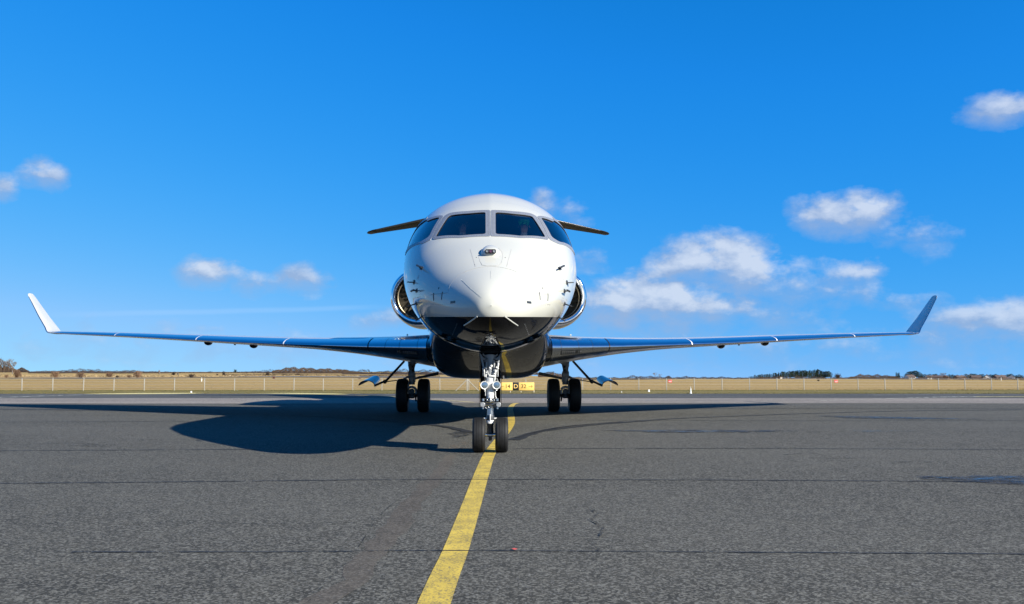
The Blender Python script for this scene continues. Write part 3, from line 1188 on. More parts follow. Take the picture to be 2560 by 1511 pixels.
def probe(px, py, typ):
    p = hit(px, py)[0]
    for sg in (1, -1):
        q = Vector((sg * p.x, p.y, p.z))
        s0 = snap(q, 0)
        nn = (snap(q, 1) - s0).normalized()
        fwd = (Vector((0, -1, 0)) - nn * Vector((0, -1, 0)).dot(nn)).normalized()
        sd = nn.cross(fwd).normalized()
        m = MB()
        R_ = Matrix((sd, fwd, nn)).transposed().to_4x4()
        T = Matrix.Translation(s0) @ R_
        m.box((0, 0, .004), (.055, .10, .008), T, .003)
        if typ == 'pitot':
            m.tube([s0, s0 + nn * .07 + fwd * .03], [.022, .014], 10, flat=.5)
            m.tube([s0 + nn * .07 - fwd * .03, s0 + nn * .075 + fwd * .12, s0 + nn * .075 + fwd * .20], [.015, .013, .007], 10)
        elif typ == 'vane':
            m.lathe([(.0, .012), (.032, .010), (.036, 0)], 16, T)
            m.add([T @ Vector(v) for v in [(-.004, .02, .01), (.004, .02, .01), (.005, -.02, .09), (-.005, -.02, .09), (-.004, -.09, .01), (.004, -.09, .01), (.004, -.10, .085), (-.004, -.10, .085)]],
                  [(0, 1, 2, 3), (4, 5, 6, 7), (0, 3, 7, 4), (1, 2, 6, 5), (3, 2, 6, 7), (0, 1, 5, 4)])
        else:
            m.tube([s0, s0 + nn * .11 + fwd * .01], [.011, .008], 8)
            m.tube([s0 + nn * .11 - fwd * .01, s0 + nn * .11 + fwd * .05], [.010, .009], 8)
        m.build({'pitot': 'pitot_probe', 'vane': 'angle_vane', 'rod': 'temperature_probe'}[typ], M_DARK, JET)


probe(1399, 672, 'pitot')
probe(1417, 707, 'vane')
probe(1411, 728, 'pitot')
probe(1411, 760, 'rod')
probe(1396, 792, 'rod')
# camera housing below the windscreen
pc, _ = hit(1226.5, 634)
nn = (snap(pc, 1) - snap(pc, 0)).normalized()
ev = MB()
prof = []
vs, fs = [], []
NU, NV = 28, 12
Tn = Matrix.Translation(snap(pc, -.01))
up_ = (Vector((0, 1, 0)) - nn * nn.y).normalized()
sd_ = Vector((1, 0, 0))
for i in range(NV + 1):
    for j in range(NU):
        th = 2 * math.pi * j / NU
        ph = math.pi / 2 * i / NV
        rx, ry = .135 * math.cos(ph) ** .8, (.11 if math.sin(th) < 0 else .26) * math.cos(ph) ** .8
        vs.append(snap(pc, 0) + sd_ * rx * math.cos(th) + up_ * (ry * math.sin(th)) + nn * (.092 * math.sin(ph) - .012))
for i in range(NV):
    for j in range(NU):
        fs.append((i * NU + j, i * NU + (j + 1) % NU, (i + 1) * NU + (j + 1) % NU, (i + 1) * NU + j))
evo = ev.add(vs, fs).build('camera_housing', M_WHITE, JET, angle=80)
fc = snap(pc, 0) - up_ * .072 + nn * .052
fd = (Vector((0, -1, -.02))).normalized()
TF = Matrix.Translation(fc) @ Matrix.Rotation(math.radians(90), 4, 'X')
wn = MB()
pl = []
for k in range(24):
    th = 2 * math.pi * k / 24
    x = .052 * (1 if math.cos(th) > 0 else -1) + .026 * math.cos(th)
    pl.append((x, .029 * math.sin(th)))
vs = [(x, z_, .040) for x, z_ in pl] + [(x * 1.02, z_ * 1.1, -.05) for x, z_ in pl]
fs = [tuple(range(24))] + [(k, (k + 1) % 24, 24 + (k + 1) % 24, 24 + k) for k in range(24)]
wo = wn.add([TF @ Vector(v) for v in vs], fs).build('camera_window', M_SEAL, evo)
for x, r_, mt in ((-.048, .016, M_GREY), (.002, .020, simple('reddish coated lens', (.20, .07, .10), .15, .6)), (.050, .018, M_GREY)):
    MB().lathe([(r_, 0), (r_, .006), (r_ * .72, .006), (r_ * .7, .002), (.0001, .002)], 20, TF @ Matrix.Translation((x, 0, .0405))).build('lens', mt, evo)
# small lamp on the crown, blades under the chin
cr = Vector((-.04, 1.9, 0))
top = BV.ray_cast(Vector((-.02, 3.6, 6)), Vector((0, 0, -1)))[0]
MB().box((top.x, top.y, top.z + .02), (.03, .25, .07), bev=.01).build('crown_antenna', M_WHITE, JET)
for sg in (1, -1):
    a = hit(1261, 791)[0]
    b2 = hit(1293, 813)[0]
    a = Vector((sg * a.x, a.y, a.z))
    b2 = Vector((sg * b2.x, b2.y, b2.z))
    MB().tube([snap(a, .008), snap(a.lerp(b2, .5), .012), snap(b2, .012)], [.0085, .0095, .008], 8).build('chin_rail', M_WHITE, JET)
    for k in range(7):
        p = hit(1312 + k * 1.6, 811 + k * 4.4)[0]
        p = Vector((sg * p.x, p.y, p.z))
        MB().ball(snap(p, 0), .0045, 4).build('rivet', M_GREY, JET)
# cabin windows
for sg in (1, -1):
    for k in range(13):
        s_ = 6.6 + k * .80
        P = [side(s_ + dx, 3.10 + dz, sg) for dx, dz in ((-.14, -.2), (.14, -.2), (.14, .2), (-.14, .2))]
        patch_fill(poly_smooth(P, .11), .003, 'cabin_window', M_BLK, JET, rings=2)

# belly fairing ---------------------------------------------------------
fv, ff = [], []
FS = [(6.6, 1.50, .95, 2.3, 2.2), (7.2, 1.36, 1.16, 2.3, 2.6), (8.0, 1.19, 1.27, 2.35, 3.2), (9.0, 1.06, 1.325, 2.4, 3.9), (10.2, .985, 1.35, 2.45, 4.4), (12, .975, 1.36, 2.5, 4.6), (15, .985, 1.36, 2.5, 4.4),
      (17.5, 1.08, 1.3, 2.5, 3.6), (19.5, 1.40, 1.05, 2.6, 2.6), (20.6, 1.8, .7, 2.7, 2.2)]
FA = np.array(FS)
fss = np.linspace(6.6, 20.6, 60)
for s_ in fss:
    zb, hw, zt, ex_ = (float(pchip(FA[:, 0], FA[:, i], s_)) for i in (1, 2, 3, 4))
    for k in range(72):
        th = 2 * math.pi * k / 72
        c, sn = math.cos(th), math.sin(th)
        zc = (zt + 1.9) / 2
        hz_ = zc - zb if sn < 0 else zt - zc
        fv.append((hw * math.copysign(abs(c) ** (2 / ex_), c), s_ - 2.2, zc + hz_ * math.copysign(abs(sn) ** (2 / ex_), sn)))
for i in range(59):
    for k in range(72):
        ff.append((i * 72 + k, i * 72 + (k + 1) % 72, (i + 1) * 72 + (k + 1) % 72, (i + 1) * 72 + k))
ff.append(tuple(range(72)))
ff.append(tuple(reversed(range(59 * 72, 60 * 72))))
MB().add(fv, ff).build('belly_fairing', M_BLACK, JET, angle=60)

# wings -------------------------------------------------------------------
#      x     yLE    chord  zLE   up    low   zTE drop
WS = [(0.6, 6.15, 8.4, 1.66, .41, .50, -.10),
      (1.40, 6.89, 7.5, 1.693, .395, .40, -.06),
      (2.06, 7.36, 7.08, 1.711, .345, .30, -.03),
      (2.85, 7.91, 6.57, 1.735, .305, .205, .00),
      (3.58, 8.43, 6.09, 1.767, .265, .145, .03),
      (5.03, 9.44, 5.22, 1.837, .220, .075, .05),
      (7.04, 10.85, 4.38, 1.950, .195, .055, .06),
      (8.03, 11.54, 3.94, 2.014, .178, .050, .06),
      (10.99, 13.61, 2.63, 2.204, .122, .040, .05),
      (13.45, 15.33, 1.30, 2.345, .072, .028, .03),
      (13.85, 15.66, 1.15, 2.37, .060, .026, .02)]
WA = np.array(WS)
CH = [0, .0015, .005, .012, .025, .045, .07, .10, .14, .2, .28, .38, .5, .62, .75, .88, 1.0]


def af_up(t):
    return 2.6 * (.60 * math.sqrt(t) * (1 - t) ** .9 * 1.0) * .82


def section(x, y0, c, z0, up, lo, te):
    """closed loop of points: upper from TE to LE then lower back"""
    U, Lw = [], []
    for t in CH:
        s = math.sqrt(t)
        zu = up * min(1.0, 2.12 * s * (1 - t) ** .8 * (1 + .45 * t)) if t < 1 else 0
        zl = lo * min(1.0, 2.2 * s * (1 - t) ** .7) if t < 1 else 0
        zc = te * t
        U.append(Vector((x, y0 + c * t, z0 + zc + zu + .0)))
        Lw.append(Vector((x, y0 + c * t, z0 + zc - zl - .002)))
    return U, Lw


def loft(loops, closed=False):
    n = len(loops[0])
    vs = [p for l in loops for p in l]
    fs = []
    for i in range(len(loops) - 1):
        for k in range(n if closed else n - 1):
            k2 = (k + 1) % n
            fs.append((i * n + k, i * n + k2, (i + 1) * n + k2, (i + 1) * n + k))
    return vs, fs


def wing_par(x):
    return [float(pchip(WA[:, 0], WA[:, i], x)) for i in range(1, 7)]


NLE = 8   # chord stations that belong to the polished leading edge (to 10 %)
SL_CUT = [1.40, 2.83, 5.15, 7.95, 11.0, 13.80]
for sg in (1, -1):
    wing = None
    # wing box: everything behind the leading edge
    loops = []
    for x in np.concatenate([np.linspace(.6, 5, 16), np.linspace(5.5, 13.85, 18)]):
        U, Lw = section(x, *wing_par(x))
        lp = list(reversed(U[NLE:])) + [Vector((x, U[NLE].y - .02, (U[NLE].z + Lw[NLE].z) / 2 + .9 * (U[NLE].z - Lw[NLE].z) / 2)), Vector((x, U[NLE].y - .02, (U[NLE].z + Lw[NLE].z) / 2 - .9 * (U[NLE].z - Lw[NLE].z) / 2))] + Lw[NLE:]
        loops.append([Vector((sg * p.x, p.y, p.z)) for p in lp])
    vs, fs = loft(loops)
    fs.append(tuple(range(len(loops[0]))))
    wing = MB().add(vs, fs).build('wing', M_SILVER, JET, angle=40)
    # slats: polished leading edge in spans with hairline gaps
    for a, b_ in zip(SL_CUT, SL_CUT[1:]):
        loops = []
        g = .012
        for k in range(13):
            t = k / 12
            x = (a + g) * (1 - t) + (b_ - g) * t
            U, Lw = section(x, *wing_par(x))
            lp = list(reversed(U[:NLE + 1])) + Lw[1:NLE + 1]
            # bring the cut edges aft a little so the joints sweep back over the nose
            loops.append([Vector((sg * p.x, p.y, p.z)) for p in lp])
        vs, fs = loft(loops)
        n = len(loops[0])
        fs += [tuple(range(n)), tuple(reversed(range(12 * n, 13 * n)))]
        sl = MB().add(vs, fs).build('slat', M_LEAD, wing, angle=50)
        if b_ < 13:
            # pale seal closing the joint
            lp2 = []
            for dx in (-.014, .014):
                U, Lw = section(b_ + dx, *wing_par(b_ + dx))
                c0 = Vector((b_ + dx, U[4].y, (U[4].z + Lw[4].z) / 2))
                lp2.append([Vector((sg * (c0 + (p - c0) * 1.006 + Vector((0, -.002, 0))).x, (c0 + (p - c0) * 1.01).y - .003, (c0 + (p - c0) * 1.03).z)) for p in list(reversed(U[:NLE + 1])) + Lw[1:4]])
            vs, fs = loft(lp2)
            MB().add(vs, fs).build('slat_joint', M_PALE if b_ > 3 else M_SEAL, wing)
    # inner fixed leading edge beside the fairing
    loops = []
    for x in (.7, 1.0, 1.2, 1.395):
        U, Lw = section(x, *wing_par(x))
        loops.append([Vector((sg * p.x, p.y + .015, p.z)) for p in list(reversed(U[:NLE + 1])) + Lw[1:NLE + 1]])
    vs, fs = loft(loops)
    MB().add(vs, fs).build('wing_root', M_BLACK, wing, angle=50)
    # chordwise panel gaps on the inner slat
    for xg in (1.62, 2.05, 2.40):
        lp2 = []
        for dx in (-.004, .004):
            U, Lw = section(xg + dx, *wing_par(xg + dx))
            c0 = Vector((xg + dx, U[4].y, (U[4].z + Lw[4].z) / 2))
            lp2.append([Vector((sg * (xg + dx), (c0 + (p - c0) * 1.003).y - .0015, (c0 + (p - c0) * 1.008).z)) for p in list(reversed(U[:NLE + 1])) + Lw[1:4]])
        vs, fs = loft(lp2)
        MB().add(vs, fs).build('panel_gap', M_SEAL, wing)
    # louvred exhaust panel under the inner leading edge
    pan = MB()
    holes = MB()

    def low_pt(x, t, off=0.0):
        y0, c, z0, up, lo, te = wing_par(x)
        zl = lo * min(1.0, 2.2 * math.sqrt(t) * (1 - t) ** .7)
        return Vector((sg * x, y0 + c * t, z0 + te * t - zl - .002 - off))
    grid = []
    for j in range(9):
        t = .010 + .028 * j / 8
        grid.append([low_pt(1.62 + .50 * i / 10, t, .004) + Vector((0, -.006, 0)) for i in range(11)])
    vs, fs = loft(grid)
    pan.add(vs, fs)
    pan.build('exhaust_panel', M_DARK, wing)
    for j in range(3):
        for i in range(10):
            if i == 7 or (i > 7 and j == 2 and i == 9):
                continue
            p = low_pt(1.66 + .44 * i / 9, .014 + .0085 * j, .006) + Vector((0, -.008, 0))
            holes.ball(p, .0085, 5, (1, .6, .7))
    holes.build('exhaust_holes', M_SILVER, wing, kind='stuff')
    # flap track fairings
    for xf in (6.48, 7.98):
        y0, c, z0, up, lo, te = wing_par(xf)
        zt = z0 + te - lo * .3
        f_ = MB()
        f_.ball((sg * xf, y0 + c * .30, z0 + te * .3 - lo * .85), .10, 10, (.98, 2.6, .95))
        f_.build('flap_track_fairing', M_BLACK, wing)
    for xf in (6.95, 7.5):
        y0, c, z0, up, lo, te = wing_par(xf)
        MB().box((sg * xf, y0 + c * .6, z0 + te * .6 - lo - .015), (.02, .15, .04), bev=.004).build('flap_hinge', M_DARK, wing)
    # winglet: blend then blade
    WL = [(13.85, 15.66, 1.15, 2.37, 0), (13.98, 15.74, 1.10, 2.385, .3), (14.06, 15.82, 1.04, 2.44, .8), (14.14, 15.90, .98, 2.55, 1.05), (14.48, 16.16, .80, 2.92, 1.08), (14.86, 16.48, .60, 3.36, 1.08),
          (15.07, 16.66, .49, 3.60, 1.08), (15.13, 16.74, .40, 3.68, 1.08), (15.16, 16.86, .25, 3.72, 1.08)]
    loopsL, loopsB = [], []
    for (x, y0, c, z0, a) in WL:
        th = .026 + .02 * (c / 1.5)
        if c < .5:
            th *= .6
        full = []
        for side_ in (1, -1):
            rowp = []
            for t in CH:
                hgt = th * min(1.0, 1.6 * math.sqrt(t)) * (1 - t) ** .8
                # normal of the blade leans from up (a=0) to inboard (a=pi/2)
                nx, nz = -math.sin(a), math.cos(a)
                rowp.append(Vector((x + side_ * hgt * nx, y0 + c * t, z0 + side_ * hgt * nz)))
            full.append(rowp)
        U, Lw = full
        NL2 = 5
        lead = list(reversed(U[:NL2 + 1])) + Lw[1:NL2 + 1]
        bodyp = list(reversed(U[NL2:])) + Lw[NL2:]
        loopsL.append([Vector((sg * p.x, p.y, p.z)) for p in lead])
        loopsB.append([Vector((sg * p.x, p.y, p.z)) for p in bodyp])
    vs, fs = loft(loopsL[:7])
    MB().add(vs, fs).build('winglet_leading_edge', M_LEAD, wing, angle=60)
    vs, fs = loft(loopsB)
    m_ = MB().add(vs, fs)
    vs, fs = loft(loopsL[6:])
    m_.add(vs, fs)
    m_.build('winglet', M_WHITE, wing, angle=50)
    # root fairing that meets the fuselage
    MB().ball((sg * 2.0, 8.9, 2.05), .022, 6).build('wing_light', M_WHITE, wing)

# engines ---------------------------------------------------------------------
for sg in (1, -1):
    en = empty('engine', (sg * 2.155, 14.2, 3.434))
    en.parent = JET
    AX = Matrix.Rotation(math.radians(-90), 4, 'X')      # z -> +y
    n = 72
    lip = [(.655, .42), (.645, .30), (.655, .18), (.69, .08), (.74, .015), (.775, .0), (.805, .02), (.838, .09), (.86, .20), (.872, .34), (.880, .46)]
    MB().lathe(lip, n, AX).build('intake_lip', M_CHROME, en, angle=60)
    body = [(.880, .462), (.898, .8), (.915, 1.5), (.905, 2.4), (.84, 3.4), (.70, 4.4), (.56, 5.2), (.54, 5.25), (.50, 5.2)]
    MB().lathe(body, n, AX).build('nacelle', simple('dark gloss nacelle', (.10, .095, .09), .22, .75, .6, .03), en, angle=60)
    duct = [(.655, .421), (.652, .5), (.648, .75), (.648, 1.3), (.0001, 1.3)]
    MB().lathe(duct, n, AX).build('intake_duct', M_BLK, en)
    MB().lathe([(.652, .40), (.632, .41), (.630, .44), (.652, .45)], n, AX).build('duct_ring', simple('brass seal ring', (.22, .18, .12), .4, .8), en)
    MB().lathe([(.0001, .22), (.03, .25), (.09, .36), (.15, .50), (.19, .68), (.2, .8)], 28, AX).build('spinner', M_DARK, en)
    NB = 22
    base = None
    for k in range(NB):
        if base is None:
            rows = []
            for i in range(8):
                r_ = .18 + (.64 - .18) * i / 7
                tw = math.radians(22 + 38 * i / 7)
                ch = .17 + .06 * math.sin(i / 7 * 3)
                row = []
                for j in range(5):
                    u_ = (j / 4 - .5) * ch
                    cam_ = .018 * math.cos(j / 4 * math.pi - math.pi / 2)
                    sweep = .05 * (i / 7) ** 2
                    row.append((u_ * math.sin(tw) + sweep, r_, .60 - u_ * math.cos(tw) * -1 + cam_))
                rows.append(row)
            vs = [Vector(p) for r__ in rows for p in r__]
            vs2 = [p + Vector((.006, 0, .004)) for p in vs]
            fs = []
            for i in range(7):
                for j in range(4):
                    fs.append((i * 5 + j, i * 5 + j + 1, i * 5 + 6 + j, i * 5 + 5 + j))
            m_ = MB().add(vs, fs).add(vs2, [tuple(reversed(f)) for f in fs])
            m_.add([vs[i * 5] for i in range(8)] + [vs2[i * 5] for i in range(8)], [(i, i + 1, 9 + i, 8 + i) for i in range(7)])
            m_.add([vs[i * 5 + 4] for i in range(8)] + [vs2[i * 5 + 4] for i in range(8)], [(i, i + 1, 9 + i, 8 + i) for i in range(7)])
            base = m_.build('fan_blade', M_FAN, en)
            base.matrix_local = AX
            # keep the same mesh for the others
        else:
            c = base.copy()
            COL.objects.link(c)
            c.parent = en
            c.matrix_local = AX @ Matrix.Rotation(2 * math.pi * k / NB, 4, 'Z')
    pyl = MB()
    vs = []
    for (x, zt, y0, y1) in ((-1.3 * sg, .10, 1.2, 4.6), (-.80 * sg, .0, 1.5, 4.5)):
        for t in (0, .08, .25, .6, 1.0):
            hgt = .16 * min(1, 2.4 * math.sqrt(t)) * (1 - t) ** .6
            vs.append((x, y0 + (y1 - y0) * t, zt + hgt))
        for t in (1.0, .6, .25, .08, 0):
            hgt = .16 * min(1, 2.4 * math.sqrt(t)) * (1 - t) ** .6
            vs.append((x, y0 + (y1 - y0) * t, zt - hgt))
    pyl.add(vs, [(k, (k + 1) % 10, 10 + (k + 1) % 10, 10 + k) for k in range(10)])
    pyl.build('pylon', M_WHITE, en)
    MB().tube([(sg * -.28, .55, -.86), (sg * -.28, .55, -1.05)], .008, 8).build('drain_mast', M_DARK, en)
    if sg > 0:
        MB().tube([(sg * -.40, .6, -.86), (sg * -.40, .6, -1.05)], .008, 8).build('drain_mast', M_DARK, en)

# tail ------------------------------------------------------------------------
fin = MB()
rows = []
for (z, y0, c, th) in ((4.1, 17.6, 7.6, .22), (4.5, 19.0, 6.0, .21), (5.4, 20.5, 4.9, .19), (7.0, 22.6, 3.7, .15), (7.42, 23.0, 3.5, .14)):
    rows.append([Vector((s_ * th * min(1, 1.7 * math.sqrt(t)) * (1 - t) ** .8, y0 + c * t, z)) for s_, ts in ((1, CH), (-1, list(reversed(CH)))) for t in ts])
vs, fs = loft(rows, True)
n = len(rows[0])
fs.append(tuple(range(4 * n, 5 * n)))
fin.add(vs, fs)
fin.build('vertical_fin', M_WHITE, JET, angle=50)
TS = [(0.0, 22.3, 3.2, 7.57, .13, .10), (2.577, 23.2, 2.35, 7.335, .105, .085), (4.9, 24.5, 1.45, 7.045, .06, .07), (5.08, 24.65, 1.3, 7.01, .05, .065), (5.15, 24.85, .95, 6.995, .03, .035)]
M_TAIL = simple('dark bronze tail paint', (.050, .040, .028), .6, 0, vary=.15, spec=.08)
M_TLEAD = simple('dull tail leading edge', (.20, .19, .18), .35, .8)
for sg in (1, -1):
    tl = None
    lead, bod, tipl = [], [], []
    for (x, y0, c, z0, up, lo) in TS:
        U = [Vector((sg * x, y0 + c * t, z0 + .09 * t + up * min(1, 1.7 * math.sqrt(t)) * (1 - t) ** .8)) for t in CH]
        Lw = [Vector((sg * x, y0 + c * t, z0 + .09 * t - lo * min(1, 1.7 * math.sqrt(t)) * (1 - t) ** .6 - .001)) for t in CH]
        lead.append(list(reversed(U[:7])) + Lw[1:7])
        bod.append(list(reversed(U[6:])) + Lw[6:])
    vs, fs = loft(bod[:3])
    tl = MB().add(vs, fs).build('tailplane', M_TAIL, JET, angle=50)
    vs, fs = loft([lead[0], lead[1], [a.lerp(b_, .92) for a, b_ in zip(lead[1], lead[2])]])
    MB().add(vs, fs).build('leading_edge', M_TLEAD, tl, angle=60)
    tp = MB()
    vs, fs = loft([[a.lerp(b_, .92) for a, b_ in zip(lead[1], lead[2])], *lead[2:]])
    tp.add(vs, fs)
    vs, fs = loft(bod[2:])
    tp.add(vs, fs)
    tp.add(bod[-1], [tuple(range(len(bod[-1])))])
    tp.add(lead[-1], [tuple(range(len(lead[-1])))])
    tp.build('tailplane_tip', M_BLK, tl, angle=50)

# nose gear ----------------------------------------------------------------------
ng = empty('nose_gear')
ng.parent = JET


def L(px, py, y=0.0):
    return loc(px, py, y)


def tyre(r, w, grooves, cx, cy, cz, parent, hub_r, name_rim='rim'):
    """tyre and rim about an axle along x"""
    T = Matrix.Translation((cx, cy, cz)) @ Matrix.Rotation(math.radians(90), 4, 'Y')
    hw = w / 2
    prof = [(hub_r, -hw * .72), (hub_r + .015, -hw * .86), (r * .74, -hw * .99), (r * .86, -hw * .99), (r * .945, -hw * .86), (r * .982, -hw * .70)]
    gs = []
    m = 14
    for i in range(-m, m + 1):
        t = i / m * .66
        rr_ = r * (1 - .018 * (t / .66) ** 2 * 1.0)
        gs.append([t * hw, rr_])
    top = []
    for t, rr_ in gs:
        top.append((rr_, t))
    out = []
    for rr_, t in top:
        out.append((rr_, t))
    # grooves as real steps
    tread = []
    for (rr_, t) in out:
        tread.append((rr_, t))
    full = prof + tread + [(a, -b_) for a, b_ in reversed(prof)]
    fin_ = []
    for k, (a, t) in enumerate(full):
        fin_.append((a, t))
    pts = []
    for (a, t) in fin_:
        pts.append((a, t))
    res = []
    for i in range(len(pts)):
        res.append(pts[i])
        if i + 1 < len(pts):
            for gpos in grooves:
                g_ = gpos * hw
                if pts[i][1] <= g_ < pts[i + 1][1] and pts[i][0] > r * .9:
                    gw, gd = .0035 * (r / .25), .011
                    res += [(pts[i][0], g_ - gw), (pts[i][0] - gd, g_ - gw * .8), (pts[i][0] - gd, g_ + gw * .8), (pts[i][0], g_ + gw)]
    ty = MB().lathe(res, 64, T).build('tyre', M_RUB, parent, angle=40)
    MB().lathe([(.03, -hw * .45), (hub_r * .7, -hw * .40), (hub_r * .92, -hw * .62), (hub_r, -hw * .80), (hub_r * 1.02, -hw * .70), (hub_r * 1.02, hw * .70), (hub_r, hw * .80), (hub_r * .92, hw * .62), (hub_r * .7, hw * .40), (.03, hw * .45)], 40, T).build(name_rim, M_GREY, parent, angle=40)
    return ty


CX = L(1225.6, 1088).x
RN = .2535
for sx in (-1, 1):
    tyre(RN, .187, (-.34, .04, .40), CX + sx * (.166), 0, RN - .004, ng, .125)
g = MB()
q = lambda px, py, y=0.0: L(px, py, y)
# axle and fork
zx = RN
MB().tube([(CX - .17, 0, zx), (CX + .17, 0, zx)], .028, 16).build('axle', M_STEEL, ng)
f = MB()
f.tube([(CX, .01, zx - .01), (CX, .01, zx + .10), (CX, 0, L(1226, 1060).z)], [.052, .040, .050], 20)
f.box((CX, -.045, L(0, 1090).z + .0), (.085, .04, .05), bev=.012)
f.box((CX, -.05, L(0, 1096).z), (.05, .03, .09), bev=.01)
f.build('axle_fork', M_DARK, ng)
st = MB()
st.lathe([(.060, L(0, 1061).z), (.064, L(0, 1058).z), (.058, L(0, 1053).z), (.056, L(0, 1052).z)], 28, Matrix.Translation((CX, 0, 0)))
st.box((CX - .062, -.0, L(0, 1048).z), (.07, .03, .018), bev=.006)
st.box((CX + .062, -.0, L(0, 1048).z), (.07, .03, .018), bev=.006)
st.box((CX, -.062, L(0, 1046).z), (.014, .012, .10), bev=.003)
st.build('lower_collar', M_GEARW, ng)
MB().box((CX, -.072, L(0, 1089.5).z), (.09, .012, .022), bev=.004).build('axle_plate', M_GEARW, ng)
MB().lathe([(.057, L(0, 1054).z), (.0575, L(0, 1053).z), (.0575, L(0, 1041).z), (.056, L(0, 1040).z)], 28, Matrix.Translation((CX, 0, 0))).build('seal_band', M_DARK, ng)
MB().lathe([(.048, L(0, 1043).z), (.048, L(0, 1010).z)], 28, Matrix.Translation((CX, 0, 0))).build('piston', M_STEEL, ng)
ms_ = MB()
ms_.lathe([(.052, L(0, 1006).z), (.056, L(0, 1003).z), (.056, L(0, 989).z), (.060, L(0, 988.5).z), (.060, L(0, 986).z), (.056, L(0, 985.5).z), (.058, L(0, 955).z), (.064, L(0, 951).z), (.064, L(0, 946).z), (.05, L(0, 943).z)], 32,
          Matrix.Translation((CX, 0, 0)))
ms_.build('shock_strut', M_GEARW, ng, angle=30)
# upper casting
uc = MB()
zt, zb = L(0, 902).z, L(0, 946).z
uc.tube([(CX, .02, zb), (CX, .03, L(0, 925).z), (CX, .05, L(0, 908).z), (CX, .08, L(0, 890).z)], [.058, .048, .062, .09], 20)
for sx in (-1, 1):
    uc.tube([(CX + sx * .030, -.03, L(0, 938).z), (CX + sx * .058, -.02, L(0, 922).z), (CX + sx * .055, -.01, L(0, 905).z)], [.014, .016, .014], 10)
    uc.tube([(CX + sx * .14, .02, L(0, 888).z), (CX + sx * .108, -.01, L(0, 912).z), (CX + sx * .088, -.02, L(0, 930).z)], [.018, .015, .013], 10)
    uc.tube([(CX + sx * .045, -.02, L(0, 903).z), (CX + sx * .115, -.01, L(0, 905.5).z)], .005, 6)
uc.build('upper_strut', M_GREY, ng)
# crescent yoke under the chin
yk = MB()
A_ = []
for k in range(15):
    th = math.pi * (k / 14)
    x = -.152 * math.cos(th)
    A_.append((CX + x, .02, L(0, 884).z - .095 * math.sin(th) ** .8))
yk.tube(A_, [.012] + [.022] * 13 + [.012], 10)
B_ = []
for k in range(13):
    th = math.pi * (k / 12)
    B_.append((CX - .108 * math.cos(th), .03, L(0, 884).z - .045 * math.sin(th)))
yk.tube(B_, .011, 8)
yk.build('drag_yoke', M_GREY, ng)
gw_, gsv, gdk = MB(), MB(), MB()
# upper fittings, hoses and actuators
for (px, py, r_) in ((1228, 915.5, .022), (1224.5, 920.5, .016), (1241, 919, .014), (1245, 922, .013), (1218.5, 932, .010), (1236, 935, .015), (1239.5, 932, .012), (1224, 939.5, .016), (1234.5, 941, .020), (1245, 940.5, .012), (1215, 943.5, .011), (1213.5, 920, .010), (1206.8, 922, .010)):
    p = q(px, py, -.055)
    (gsv if r_ < .0125 else gw_).ball(tuple(p), r_, 7)
for a, b_, r_, y_ in (((1246.5, 909), (1244, 921), .012, -.05), ((1244.5, 921), (1245, 941), .0055, -.05), ((1210, 921), (1212, 943), .006, -.04), ((1215.5, 930), (1214.5, 945), .009, -.03), ((1238, 925), (1238.5, 934), .011, -.05),
                      ((1224, 940.5), (1240, 941.5), .014, -.06), ((1240, 925), (1236.5, 952), .011, -.055), ((1214, 952), (1213.5, 990), .004, -.04), ((1238, 974), (1239, 992), .006, -.04), ((1239, 992), (1243, 1000), .007, -.045), ((1207, 921), (1208, 941), .004, -.02)):
    p0, p1 = q(*a, y_), q(*b_, y_)
    gw_.tube([tuple(p0), tuple(p0.lerp(p1, .5) + Vector((0, -.008, 0))), tuple(p1)], r_, 8)
for a, b_, r_, y_ in (((1211, 948), (1216, 948), .012, -.02), ((1241, 946), (1246, 957), .012, -.02), ((1212, 900), (1219, 897), .005, .0), ((1233, 898), (1243, 903), .005, .0)):
    p0, p1 = q(*a, y_), q(*b_, y_)
    gdk.tube([tuple(p0), tuple(p1)], r_, 8)
gw_.build('hoses_and_fittings', M_GEARW, ng, kind='stuff')
gsv.build('bolts', M_STEEL, ng, kind='stuff')
gdk.build('brackets', M_DARK, ng, kind='stuff')
# two landing lights
M_LENS = simple('lamp lens', (.30, .38, .43), .10, .75, 1, .02, bump=(60, .8, .004))
for px in (1211.0, 1241.2):
    c = q(px, 963.5, -.10)
    TL_ = Matrix.Translation(c) @ Matrix.Rotation(math.radians(90), 4, 'X')
    lb = MB().lathe([(.046, 0), (.050, .003), (.0585, .004), (.0605, -.002), (.060, -.02), (.055, -.05), (.035, -.085), (.0001, -.09)], 32, TL_).build('landing_light', M_GEARW, ng, angle=40)
    MB().lathe([(.047, .0005), (.03, .004), (.0001, .006)], 32, TL_).build('lamp_lens', M_LENS, lb) if False else MB().lathe([(.047, .0005), (.03, .004), (.0001, .006)], 32, TL_).build('lamp_lens', M_LENS, ng)
    MB().tube([tuple(c + Vector((0, .05, -.05))), tuple(c + Vector((0, .04, -.075)))], .010, 8).build('lamp_bracket', M_STEEL, ng)
    MB().tube([tuple(c + Vector((0, .06, 0))), (CX, .0, c.z)], .016, 8).build('lamp_arm', M_GREY, ng)
